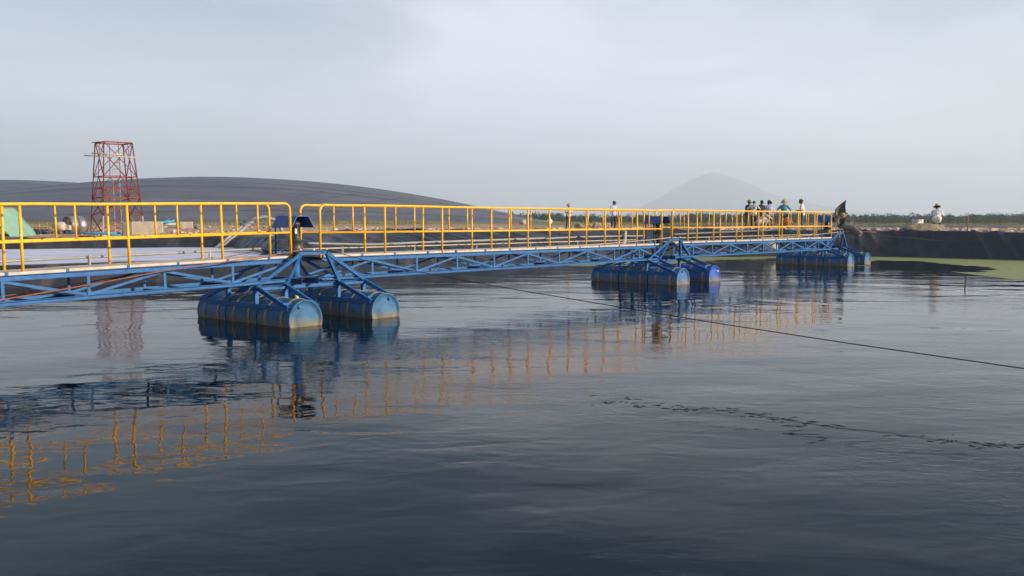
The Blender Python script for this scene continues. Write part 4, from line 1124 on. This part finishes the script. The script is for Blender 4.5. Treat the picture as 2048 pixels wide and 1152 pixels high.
# rubble strewn on the banks (uncountable)
def rubble(name, n, fn, m_, smin, smax):
    mb = MB()
    ico = bmesh.new(); bmesh.ops.create_icosphere(ico, subdivisions=1, radius=1)
    iv = np.array([v.co for v in ico.verts]); fi = [tuple(v.index for v in f.verts) for f in ico.faces]; ico.free()
    P = np.array([fn() for _ in range(n)]); Z = height(P[:, 0], P[:, 1])
    V = []; Fc = []
    for (x, y), z in zip(P, Z):
        s_ = smin * (smax / smin) ** (random.random() ** 2.2); sc_ = np.array([random.uniform(.7, 1.5), random.uniform(.7, 1.4), random.uniform(.4, .8)]) * s_
        jj = 1 + rng.uniform(-.28, .28, (len(iv), 1)); a_ = random.uniform(0, 6); ca, sa = math.cos(a_), math.sin(a_)
        q_ = iv * jj * sc_; q_ = np.stack([q_[:, 0] * ca - q_[:, 1] * sa, q_[:, 0] * sa + q_[:, 1] * ca, q_[:, 2]], 1) + (x, y, z + sc_[2] * .3)
        b0 = len(V); V += [tuple(p_) for p_ in q_]; Fc += [tuple(b0 + i for i in f) for f in fi]
    me = bpy.data.meshes.new(name); me.from_pydata(V, [], Fc); me.materials.append(M[m_])
    return inst(name, me)
def along(wmin, wmax, x0_, x1_):
    idx = np.where((WL[:, 0] > x0_) & (WL[:, 0] < x1_))[0]
    def f():
        i = random.choice(idx[:-1]); t = random.random()
        a, b_ = WL[i], WL[i + 1]; p_ = a + (b_ - a) * t; d_ = b_[:2] - a[:2]; nl_ = np.array([-d_[1], d_[0]]) / np.hypot(*d_)
        o_ = p_[2] + 0.5 + random.uniform(wmin, wmax)
        return (p_[0] + nl_[0] * o_, p_[1] + nl_[1] * o_)
    return f
tag(rubble('bank_rubble', 5200, along(0.1, 7.0, -5.5, 34), 'rock', 0.03, 0.21), 'pale broken rubble strewn along the top of the bank', 'rubble', kind='stuff')
tag(rubble('yard_rubble', 700, lambda: (random.uniform(-30, -6), random.uniform(44, 64)), 'rock', 0.03, 0.14), 'pale broken rubble on the soil of the left yard', 'rubble', kind='stuff')
# larger rocks that stand out
for i, (px, py, s_) in enumerate(((1195, 453, .30), (1182, 452, .22), (1205, 451, .24), (1216, 449, .2), (1158, 452, .24))):
    g = ground_hit(px, py + 3, 45, 90)
    me = rockmesh(11 + i, s_ * 1.2, s_, s_ * .75, 3, 0.4); me.materials.clear(); me.materials.append(M['rock'] if i % 2 else M['boulder'])
    tag(inst('rock', me, None, (g.x, g.y, g.z + s_ * .3)), ('broken rock between the two standing men, middle one', 'broken rock between the two standing men, left of the middle one', 'broken rock between the two standing men, right of the middle one', 'broken rock at the heels of the man in the black cap', 'broken rock right behind the man in the straw hat')[i], 'rock', 'rocks between the two men')

# grass tufts
def grass(name, n, fn, hmin, hmax, label):
    P = np.array([fn() for _ in range(n)]); Z = height(P[:, 0], P[:, 1]); V = []; Fc = []
    for (x, y), z in zip(P, Z):
        for _ in range(4):
            a_ = random.uniform(0, 2 * PI); h_ = random.uniform(hmin, hmax); w_ = 0.012 + 0.02 * random.random(); le = random.uniform(0, .5) * h_
            dx, dy = math.cos(a_), math.sin(a_); ox, oy = random.gauss(0, .06), random.gauss(0, .06)
            b0 = len(V)
            V += [(x + ox - dy * w_, y + oy + dx * w_, z - .03), (x + ox + dy * w_, y + oy - dx * w_, z - .03), (x + ox + dx * le, y + oy + dy * le, z + h_)]
            Fc.append((b0, b0 + 1, b0 + 2))
    me = bpy.data.meshes.new(name); me.from_pydata(V, [], Fc); me.materials.append(M['grass'])
    return tag(inst(name, me), label, 'grass', kind='stuff')
def clump(cx, cy, rx, ry):
    return lambda: (cx + random.gauss(0, rx), cy + random.gauss(0, ry))
g1 = [clump(*at(px, 446, Y=yy).to_2d(), rx, 1.6) for px, yy, rx in ((690, 80, 1.2), (760, 80, 2.0), (830, 82, 1.2), (400, 76, 2.5), (110, 55, 1.5), (90, 48, 0.8), (540, 78, 2), (1215, 88, 4), (1270, 84, 4))]
grass('dry_grass', 1100, lambda: random.choice(g1)(), 0.04, 0.30, 'dry grass tufts at the foot of the big cover')
grass('bank_grass', 3500, lambda: (random.uniform(8, 62), 76 + random.random() ** 1.5 * 26), 0.06, 0.2, 'strip of yellow green grass behind the right bank')

# ------------------------------------------------------------------ people
def person(label, px, feet_y, Yd, face, pose, cols, hat, hatcol, z=None, scale=1.0, head_turn=0.0, head_tilt=0.15, print_col=None, sleeves='short', seed=0):
    """local frame: +y forward, +x to the person's right hand side, z up"""
    P0 = at(px, feet_y, Y=Yd)
    zg = z if z is not None else hz(P0.x, P0.y)
    V3 = Vector
    sh_z, hip_z = 1.36, 0.88
    J = {}
    if pose in ('stand', 'hips', 'front', 'crossed', 'lean'):
        lean = 0.10 if pose == 'lean' else (0.03 if pose != 'stand' else 0.0)
        J.update(pel=V3((0, 0, 0.92)), chest=V3((0, lean * 0.7, 1.22)), neck=V3((0, lean, 1.42)), head=V3((0, lean + 0.03 + 0.04 * head_tilt, 1.555)),
                 hipL=V3((-.085, 0, .88)), hipR=V3((.085, 0, .88)), kneL=V3((-.11, .03, .48)), kneR=V3((.12, .02, .48)), ankL=V3((-.12, -.03, .08)), ankR=V3((.15, -.02, .08)),
                 shL=V3((-.18, lean * .9, 1.37)), shR=V3((.18, lean * .9, 1.37)))
        if pose == 'hips':
            J.update(elL=V3((-.40, -.02, 1.14)), wrL=V3((-.20, .08, 0.98)), elR=V3((.38, -.02, 1.13)), wrR=V3((.20, .08, 0.97)))
        elif pose in ('front', 'lean'):
            J.update(elL=V3((-.25, lean + .02, 1.10)), wrL=V3((-.10, lean + .24, 1.06)), elR=V3((.25, lean + .02, 1.10)), wrR=V3((.10, lean + .22, 1.10)))
        elif pose == 'crossed':
            J.update(elL=V3((-.24, .06, 1.11)), wrL=V3((.04, .22, 1.10)), elR=V3((.24, .06, 1.11)), wrR=V3((-.04, .24, 1.14)))
        else:
            J.update(elL=V3((-.25, -.03, 1.09)), wrL=V3((-.25, .06, 0.85)), elR=V3((.25, -.03, 1.09)), wrR=V3((.24, .08, 0.86)))
    elif pose == 'squat':
        J.update(pel=V3((0, -.12, .22)), chest=V3((0, .02, .50)), neck=V3((0, .16, .70)), head=V3((0, .22, .83)),
                 hipL=V3((-.10, -.10, .22)), hipR=V3((.10, -.10, .22)), kneL=V3((-.15, .28, .44)), kneR=V3((.19, .28, .44)), ankL=V3((-.12, .06, .08)), ankR=V3((.14, .06, .08)),
                 shL=V3((-.18, .12, .65)), shR=V3((.18, .12, .65)), elL=V3((-.23, .28, .46)), wrL=V3((-.10, .46, .47)), elR=V3((.29, .22, .45)), wrR=V3((.20, .44, .46)))
    elif pose == 'crouch':
        J.update(pel=V3((0, -.20, .36)), chest=V3((0, .06, .58)), neck=V3((0, .24, .76)), head=V3((0, .33, .86)),
                 hipL=V3((-.10, -.18, .35)), hipR=V3((.10, -.18, .35)), kneL=V3((-.16, .24, .46)), kneR=V3((.18, .26, .47)), ankL=V3((-.13, .02, .08)), ankR=V3((.15, .04, .08)),
                 shL=V3((-.19, .20, .71)), shR=V3((.19, .20, .71)), elL=V3((-.26, .42, .56)), wrL=V3((-.12, .58, .40)), elR=V3((.27, .44, .56)), wrR=V3((.14, .58, .38)))
    elif pose == 'sit':
        J.update(pel=V3((0, -.05, .12)), chest=V3((0, .02, .42)), neck=V3((0, .10, .63)), head=V3((0, .15, .77)),
                 hipL=V3((-.10, -.02, .12)), hipR=V3((.10, -.02, .12)), kneL=V3((-.20, .36, .42)), kneR=V3((.20, .36, .42)), ankL=V3((-.14, .56, .08)), ankR=V3((.14, .56, .08)),
                 shL=V3((-.19, .08, .58)), shR=V3((.19, .08, .58)), elL=V3((-.29, .20, .38)), wrL=V3((-.16, .40, .42)), elR=V3((.29, .20, .38)), wrR=V3((.16, .40, .42)))
    caps = []     # (a, b, ra, rb, material)
    def cap(a, b_, ra, rb, m_): caps.append((V3(a), V3(b_), ra, rb, m_))
    sk, shirt, pants, shoe, hair = 0, 1, 2, 3, 4
    pel, ch, nk, hd = J['pel'], J['chest'], J['neck'], J['head']
    up = (hd - nk).normalized()
    cap(pel + V3((-.06, 0, 0)), pel + V3((.06, 0, 0)), .125, .125, shirt if pose == 'squat' else pants)
    if pose == 'squat': cap(pel + V3((-.07, -.01, .06)), pel + V3((.07, -.01, .06)), .15, .15, shirt)
    cap(pel.lerp(ch, .25) + V3((-.05, 0, 0)), pel.lerp(ch, .25) + V3((.05, 0, 0)), .125, .125, shirt)
    cap(ch + V3((-.07, 0, 0)), ch + V3((.07, 0, 0)), .125, .125, shirt)
    cap(pel.lerp(ch, .1), ch, .12, .135, shirt)
    cap(J['shL'] * .75 + J['shR'] * .25, J['shR'] * .75 + J['shL'] * .25, .085, .085, shirt)
    cap(ch, nk - up * .05, .12, .075, shirt)
    cap(nk - up * .04, hd - up * .03, .052, .05, sk)
    fw = Matrix.Rotation(head_turn, 3, 'Z') @ V3((0, 1, -head_tilt)).normalized()
    rt = fw.cross(V3((0, 0, 1))).normalized(); hu = rt.cross(fw)
    cap(hd + hu * .03 - fw * .012, hd + hu * .03 + fw * .012, .088, .085, hair)
    cap(hd - hu * .05 + fw * .03, hd + hu * .03 + fw * .025, .055, .074, sk)
    cap(hd + fw * .095 + hu * .005, hd + fw * .108 - hu * .022, .010, .016, sk)       # nose
    cap(hd + fw * .092 - hu * .055 - rt * .018, hd + fw * .092 - hu * .055 + rt * .018, .007, .007, 5)   # mouth
    for q_ in (-1, 1):
        cap(hd + rt * q_ * .083 + hu * .02, hd + rt * q_ * .085 - hu * .025, .014, .010, sk)  # ears
        cap(hd + rt * q_ * .032 + fw * .090 + hu * .014, hd + rt * q_ * .034 + fw * .090 + hu * .014, .009, .009, 6)   # eyes
    for sd in 'LR':
        h_, k_, a_ = J['hip' + sd], J['kne' + sd], J['ank' + sd]
        cap(h_, k_, .095, .066, pants); cap(k_, a_ + V3((0, 0, .02)), .066, .050, pants)
        toe = V3((0.02 if sd == 'R' else -.02, .15, -.045))
        cap(a_ + V3((0, -.03, -.035)), a_ + toe, .042, .034, shoe)
        s_, e_, w_ = J['sh' + sd], J['el' + sd], J['wr' + sd]
        m2 = shirt if sleeves == 'long' else sk
        mid_ = s_.lerp(e_, .72)
        cap(s_, mid_, .062, .055, shirt); cap(mid_, e_, .046, .042, m2 if sleeves != 'long' else shirt); cap(e_, w_, .044 if sleeves == 'long' else .040, .030, m2)
        dv = (w_ - e_).normalized(); sg = -1 if sd == 'L' else 1
        nd_ = V3((0, 0, -1)) if abs(dv.z) < .8 else V3((0, 1, 0))
        lat = dv.cross(nd_).normalized(); curl = lat.cross(dv).normalized()
        cap(w_ + dv * .02, w_ + dv * .075, .028, .034, sk)
        for k2, (of, ln) in enumerate(((-.027, .062), (-.009, .074), (.009, .070), (.026, .055))):
            b0 = w_ + dv * .085 + lat * of; b1 = b0 + dv * ln * .55 + curl * .008; b2 = b1 + dv * ln * .35 + curl * .025
            cap(b0, b1, .0105, .0095, sk); cap(b1, b2, .0095, .008, sk)
        th = w_ + dv * .035 - lat * .03 * sg
        cap(th, th + dv * .04 - lat * .028 * sg + curl * .012, .012, .010, sk)
    if pose in ('stand', 'hips', 'front', 'crossed', 'lean'):
        cap(pel + V3((-.05, 0, .0)), pel + V3((.05, 0, .0)), .134, .134, shirt)       # shirt hem hangs over the waist
    # one watertight surface out of the capsules
    bm = bmesh.new()
    for a, b_, ra, rb, m_ in caps:
        d = b_ - a; ln = d.length
        rot = d.to_track_quat('Z', 'Y').to_matrix() if ln > 1e-6 else Matrix.Identity(3)
        nseg, nr = (14, 5) if ra > .02 else (8, 3)
        rings = [(ra * math.cos(t), -ra * math.sin(t)) for t in [PI / 2 * (1 - i / nr) for i in range(nr + 1)]] + [(rb * math.cos(t), ln + rb * math.sin(t)) for t in [PI / 2 * i / nr for i in range(nr + 1)]]
        vr = []
        for r_, h_ in rings:
            if r_ < 1e-5: vr.append([bm.verts.new(a + rot @ V3((0, 0, h_)))])
            else: vr.append([bm.verts.new(a + rot @ V3((r_ * math.cos(2 * PI * k / nseg), r_ * math.sin(2 * PI * k / nseg), h_))) for k in range(nseg)])
        for A_, B_ in zip(vr[:-1], vr[1:]):
            for k in range(nseg):
                k2 = (k + 1) % nseg
                f_ = [A_[k % len(A_)], A_[k2 % len(A_)], B_[k2 % len(B_)], B_[k % len(B_)]]
                f_ = list(dict.fromkeys(f_))
                if len(f_) >= 3: bm.faces.new(f_)
    me = bpy.data.meshes.new('tmp'); bm.to_mesh(me); bm.free()
    tmp = bpy.data.objects.new('tmp', me); COL.objects.link(tmp)
    md = tmp.modifiers.new('r', 'REMESH'); md.mode = 'VOXEL'; md.voxel_size = 0.0125
    ms = tmp.modifiers.new('s', 'SMOOTH'); ms.factor = 0.5; ms.iterations = 2
    dg = bpy.context.evaluated_depsgraph_get()
    ev = bpy.data.meshes.new_from_object(tmp.evaluated_get(dg))
    bpy.data.objects.remove(tmp); bpy.data.meshes.remove(me)
    ev.name = 'body'
    ev.materials.clear()
    def cm_(c_, nm, r_=.8): return mat(nm, c_, r_, 0.12, 9, bump=0.004, bscale=25)
    mats_ = [M['skin'], cm_(cols[0], 'shirt_cloth'), cm_(cols[1], 'trouser_cloth'), cm_((.03, .028, .026), 'shoe_leather'), cm_((.012, .011, .010), 'black_hair'), cm_((.22, .07, .06), 'lips'), cm_((.01, .008, .007), 'dark_eyes')]
    if print_col: mats_.append(cm_(print_col, 'shirt_print'))
    for m_ in mats_: ev.materials.append(m_)
    nf = len(ev.polygons); fc = np.zeros(nf * 3); ev.polygons.foreach_get('center', fc); fc = fc.reshape(-1, 3)
    best = np.full(nf, 1e9); mi = np.zeros(nf, np.int32)
    for a, b_, ra, rb, m_ in caps:
        A_, B_ = np.array(a), np.array(b_); d = B_ - A_; t = np.clip(((fc - A_) @ d) / max(d @ d, 1e-9), 0, 1)
        dist = np.linalg.norm(fc - (A_ + t[:, None] * d), axis=1) - (ra + (rb - ra) * t) - (0.004 if m_ in (5, 6) else 0)
        k = dist < best; best[k] = dist[k]; mi[k] = m_
    if print_col:
        c_ = np.array(ch + V3((0.0, -.1, .04)))
        k = (np.abs(fc[:, 0]) < .06) & (np.abs(fc[:, 2] - c_[2]) < .07) & (fc[:, 1] < ch.y - .04) & (mi == 1)
        st = np.modf(np.abs(np.sin(np.floor(fc[:, 2] * 55) * 12.9 + np.floor(fc[:, 0] * 45) * 7.7) * 437))[0] > .3
        mi[k & st] = 7
    ev.polygons.foreach_set('material_index', mi); ev.polygons.foreach_set('use_smooth', np.ones(nf, bool))
    root = empty('person', (P0.x, P0.y, zg), (0, 0, face)); root.scale = (scale,) * 3
    inst('body', ev, root)
    # hat
    hm2 = mat('hat_cloth', hatcol, 0.85, 0.2, 12)
    ax = (hu + fw * 0.10).normalized(); o_ = hd + hu * .058 - fw * .005
    if hat == 'brim':
        prof = [(0, .125), (.06, .122), (.092, .095), (.102, .03), (.106, .018), (.150, .0), (.185, -.012), (.186, -.018), (.150, -.008), (.10, .008), (.098, .0)]
        h_ = MB().lathe(prof, o=o_, ax=ax, n=28)
        h_.v = [tuple(V3(v) + hu * (.018 * math.sin(3 * math.atan2(*(V3(v) - o_).to_2d())) if (V3(v) - o_ - ax * (V3(v) - o_).dot(ax)).length > .13 else 0)) for v in h_.v]
        h_.build('hat', hm2, root)
    elif hat == 'bucket':
        prof = [(0, .115), (.07, .112), (.092, .09), (.104, .02), (.150, -.035), (.149, -.042), (.10, .01)]
        MB().lathe(prof, o=o_, ax=ax, n=24).build('hat', hm2, root)
    elif hat == 'cap':
        hh = MB().lathe([(0, .10), (.05, .094), (.085, .06), (.1, .0), (.098, -.005)], o=o_, ax=ax, n=24)
        hr = rt
        vs_ = []
        for i in range(9):
            t = -1 + 2 * i / 8
            for ext in (.088, .185 - .05 * t * t):
                for dz in (0, -.01): vs_.append(o_ + hr * t * .075 + fw * ext * (1 if ext > .1 else math.sqrt(max(.2, 1 - .5 * t * t))) + hu * (dz - (.02 if ext > .1 else 0)))
        fs_ = []
        for i in range(8):
            a = i * 4; b2 = a + 4
            fs_ += [(a, a + 2, b2 + 2, b2), (a + 1, b2 + 1, b2 + 3, a + 3), (a + 2, a + 3, b2 + 3, b2 + 2), (a, b2, b2 + 1, a + 1)]
        hh.add(vs_, fs_, 0); hh.build('cap', hm2, root)
    elif hat == 'hood':
        prof = [(0, .11), (.06, .105), (.095, .07), (.108, .0), (.125, -.06), (.14, -.10), (.135, -.10), (.115, -.05), (.1, 0)]
        MB().lathe(prof, o=o_ - fw * .01, ax=ax, n=24).build('hat', hm2, root)
    tag(root, label, 'person')
    return root
W_, K_ = (.62, .62, .62), (.016, .016, .019)
TO, AWAY = PI, 0.0      # facing the camera / facing away
person('person in straw hat, white shirt and black trousers, standing alone behind the rail', 1137, 457, 58, R(200), 'front', (W_, K_), 'brim', (.50, .33, .18), sleeves='short', head_turn=R(-30), scale=.90)
person('person in black cap, pale blue shirt and dark trousers, standing hands together', 1227, 456, 54.5, R(215), 'stand', ((.42, .48, .66), (.022, .02, .019)), 'cap', (.02, .02, .022), head_turn=R(40), sleeves='long', scale=.99)
person('person in dark shirt and olive hat at the left end of the group', 1494, 455, 57.5, R(-60), 'lean', ((.014, .016, .032), (.12, .11, .09)), 'brim', (.16, .19, .06), sleeves='long', scale=1.08)
person('bareheaded person in white printed shirt with back to the camera', 1507, 455, 55.5, R(-18), 'hips', (W_, (.025, .027, .035)), None, K_, print_col=(.03, .05, .16), head_tilt=.4, scale=1.04)
person('person in dark shirt and dark cap in the middle of the group', 1521, 455, 58, R(190), 'front', ((.018, .013, .026), (.03, .03, .035)), 'cap', (.015, .016, .025), sleeves='long', head_tilt=.5, scale=1.12)
person('person in pale blue shirt and dark drooping hat, seen from behind', 1540, 455, 56, R(8), 'lean', ((.36, .42, .66), (.10, .075, .06)), 'hood', (.016, .02, .017), sleeves='long', head_tilt=.7, scale=1.06)
person('person in teal shirt and beige hat, hands on hips', 1567, 455, 57, R(172), 'hips', ((.06, .27, .38), (.07, .065, .06)), 'brim', (.46, .36, .19), sleeves='long', head_turn=R(-25), head_tilt=.45, scale=1.1)
person('person in white shirt, jeans and dark green bucket hat at the right of the group', 1604, 455, 55, R(62), 'front', ((.60, .56, .56), (.035, .055, .085)), 'bucket', (.045, .05, .02), head_tilt=.3, scale=1.1)
person('crouching person in cream long sleeves in front of the standing group', 1523, 459, 54, R(-75), 'crouch', ((.58, .55, .48), (.42, .39, .33)), 'bucket', (.42, .36, .24), sleeves='long', scale=1.12)
person('bareheaded person in orange shirt sitting on the bank in front of the teal shirt', 1574, 461, 53.5, R(-10), 'sit', ((.45, .13, .035), (.10, .05, .03)), None, K_, scale=1.02, head_tilt=.5)
person('person in white shirt and straw hat squatting alone on a concrete slab', 1873, 449, 46.95, R(-24), 'squat', ((.76, .75, .74), (.16, .17, .10)), 'brim', (.50, .40, .20), z=SQ_TOP, scale=1.06, head_tilt=.25, sleeves='long')

# ------------------------------------------------------------------ floating scum, weed and debris on the water
def water_mask(name, pix_poly, cell, thr, m_, label, seed, zoff, sx=1.0, hole=None):
    poly = np.array([at(x, y, z=0).to_2d()[:] for x, y in pix_poly])
    x0_, y0_ = poly.min(0); x1_, y1_ = poly.max(0)
    xs = np.arange(x0_, x1_, cell * sx); ys = np.arange(y0_, y1_, cell)
    X_, Y_ = np.meshgrid(xs, ys)
    cx, cy = (X_[:-1, :-1] + cell * sx / 2).ravel(), (Y_[:-1, :-1] + cell / 2).ravel()
    Pq = np.stack([cx, cy], 1)
    d, _ = poly_sd(Pq, poly, True); ins = inside(Pq, poly); sd = np.where(ins, d, -d)
    nn = 0.42 * vnoise(cx, cy * 1.8, 0.45, seed) + 0.33 * vnoise(cx, cy * 2.2, 1.5, seed + 1) + 0.25 * vnoise(cx, cy * 2.2, 4.5, seed + 2)
    val = nn + np.clip(sd, -1.5, 0.9) * 0.20
    if hole is not None:
        hp_ = np.array([at(x, y, z=0).to_2d()[:] for x, y in hole]); dh, _ = poly_sd(Pq, hp_, True); ih = inside(Pq, hp_)
        val = val - np.clip(np.where(ih, dh, -dh) + .25, -.3, 1.2) * 0.8
    keep = (val > thr).reshape(X_.shape[0] - 1, X_.shape[1] - 1)
    me = gridmesh(name, X_, Y_, np.full_like(X_, zoff), m_, False, keep)
    return tag(inst(name, me), label, 'algae', kind='stuff')
water_mask('algae_mat', [(1090, 516), (1160, 512), (1340, 511), (1560, 510), (1600, 512), (1600, 517), (1450, 518), (1340, 524), (1200, 533), (1130, 531)], 0.06, 0.42, M['algae'], 'green algae mat floating behind the middle aerator', 4, 0.006, 1.6)
water_mask('algae_mat', [(1740, 512), (1900, 513), (2060, 518), (2130, 560), (2048, 558), (1960, 551), (1890, 540), (1830, 530), (1760, 524)], 0.05, 0.42, M['algae'], 'green algae mat floating below the black bank at right', 9, 0.006, 1.8,
           hole=[(1752, 521), (1850, 523), (1960, 533), (2000, 541), (1960, 545), (1880, 543), (1780, 540)])
# line of dark twigs and weed
mb = MB()
path = [(1195, 797), (1260, 808), (1330, 815), (1420, 818), (1500, 828), (1560, 838), (1620, 848), (1680, 856), (1740, 862), (1800, 869), (1860, 878), (1930, 886), (2000, 891), (2060, 895)]
PW = [at(x, y, z=0) for x, y in path]
for i in range(150):
    t = random.random() * (len(PW) - 1); k = int(t); q = PW[k].lerp(PW[k + 1], t - k)
    spread = 0.10 if k < 8 else 0.03
    dens = [.8, .9, .9, .9, 1, 1, 1, .35, .3, .5, .8, .4, .9][k]
    if random.random() > dens: continue
    q = q + Vector((random.gauss(0, .15), random.gauss(0, spread), 0)); a_ = random.gauss(0, .5); L_ = random.uniform(.012, .07)
    d = Vector((math.cos(a_), math.sin(a_), 0)) * L_
    mb.tube([q - d + Vector((0, 0, .001)), q + Vector((0, random.gauss(0, .012), .002)), q + d + Vector((0, 0, .001))], [.0015, random.uniform(.002, .0048), .0015], 5)
line = [PW[i] + Vector((0, 0, .004)) for i in range(4, len(PW))]
mb.tube(line, 0.0016, 5)
tag(mb.build('floating_weed', M['debris']), 'line of dark twigs and weed floating across the lower right water', 'weed', kind='stuff')

# ------------------------------------------------------------------ far woods, mountain
def woods():
    V = []; Fc = []
    rg = np.random.default_rng(5)
    N = 620
    for t in range(N):
        Yt = 400 + rg.uniform(0, 1) ** 1.4 * 70
        px = rg.uniform(940, 2180)
        X_ = (px - 1024) / F_PX * Yt
        zb = -1.9
        topy = 430.3 + 2.0 * math.sin(px / 90.0) + 1.2 * math.sin(px / 23.0) + rg.normal(0, 2.3) - (0 if Yt < 430 else .6)
        zt = 2 + (Y_HORIZON - topy) / F_PX * Yt
        if rg.random() < .012: zt += rg.uniform(.8, 1.8)
        h = zt - zb; rad = h * rg.uniform(.26, .36)
        # trunk
        b0 = len(V); 
        for k in range(4):
            a_ = PI / 2 * k; V.append((X_ + .09 * math.cos(a_), Yt + .09 * math.sin(a_), zb)); 
        for k in range(4):
            a_ = PI / 2 * k; V.append((X_ + .05 * math.cos(a_), Yt + .05 * math.sin(a_), zb + h * .5))
        Fc += [(b0 + k, b0 + (k + 1) % 4, b0 + 4 + (k + 1) % 4, b0 + 4 + k) for k in range(4)]
        nl_ = 260
        P_ = rg.normal(0, 1, (nl_, 3)); P_ /= np.linalg.norm(P_, axis=1)[:, None]
        rr_ = rg.uniform(.35, 1.0, nl_) ** .5
        lump = 1 + .35 * np.sin(P_[:, 0] * 3 + t) * np.cos(P_[:, 2] * 4 + t * 2)
        C = P_ * (rr_ * lump)[:, None] * np.array([rad * 1.15, rad, h * .40]) + np.array([X_, Yt, zb + h * .60])
        sz = rg.uniform(.16, .38, nl_)
        A_ = rg.normal(0, 1, (nl_, 3)); A_ /= np.linalg.norm(A_, axis=1)[:, None]
        B_ = np.cross(A_, P_); B_ /= (np.linalg.norm(B_, axis=1)[:, None] + 1e-6)
        b0 = len(V)
        q_ = np.stack([C - A_ * sz[:, None], C + B_ * sz[:, None] * .6, C + A_ * sz[:, None], C - B_ * sz[:, None] * .6], 1).reshape(-1, 3)
        V += q_.tolist(); Fc += [(b0 + 4 * i, b0 + 4 * i + 1, b0 + 4 * i + 2, b0 + 4 * i + 3) for i in range(nl_)]
    me = bpy.data.meshes.new('distant_woods'); me.from_pydata(V, [], Fc); me.materials.append(M['leaf'])
    return tag(inst('distant_woods', me), 'long low belt of green trees on the horizon', 'woods', kind='stuff')
woods()

YM = 8400.0
ridge = [(1120, 434), (1200, 433), (1262, 424), (1290, 408), (1320, 391), (1350, 372), (1375, 359.5), (1400, 350.5), (1423, 344), (1448, 349), (1475, 359), (1500, 367), (1530, 383), (1570, 394), (1620, 404), (1680, 416), (1760, 426), (1850, 433), (1950, 434)]
rx = np.array([(x - 1024) / F_PX * YM for x, _ in ridge]); rz = np.array([(Y_HORIZON - y) / F_PX * YM for _, y in ridge])
mxs = np.linspace(rx[0], rx[-1], 150); ms_ = np.linspace(-1, 1, 41)
MX, MS = np.meshgrid(mxs, ms_)
MZ = np.interp(MX, rx, rz) * np.maximum(0, 1 - np.abs(MS) ** 1.3) + 20 * (vnoise(MX, MS * 900, 0.005, 3) - .5) * (1 - np.abs(MS)) * np.minimum(1, np.interp(MX, rx, rz) / 60)
tag(inst('mountain', gridmesh('mountain', MX, YM + MS * 900, MZ - 6, M['mount'])), None, kind='structure')

# ------------------------------------------------------------------ haze
hzm = bpy.data.materials.new('pale_haze'); hzm.use_nodes = True
hn, hl = hzm.node_tree.nodes, hzm.node_tree.links
hn.remove(hn['Principled BSDF'])
pv = hn.new('ShaderNodeVolumePrincipled')
pv.inputs['Color'].default_value = (0.75, 0.86, 1.0, 1)
pv.inputs['Density'].default_value = 0.00031
pv.inputs['Anisotropy'].default_value = 0.22
hl.new(pv.outputs[0], hn['Material Output'].inputs['Volume'])
ob = MB().box((0, 4750, 212), (13600, 10100, 430)).build('haze', hzm)
tag(ob, 'thin pale haze in the air over the whole scene', 'haze', kind='stuff')
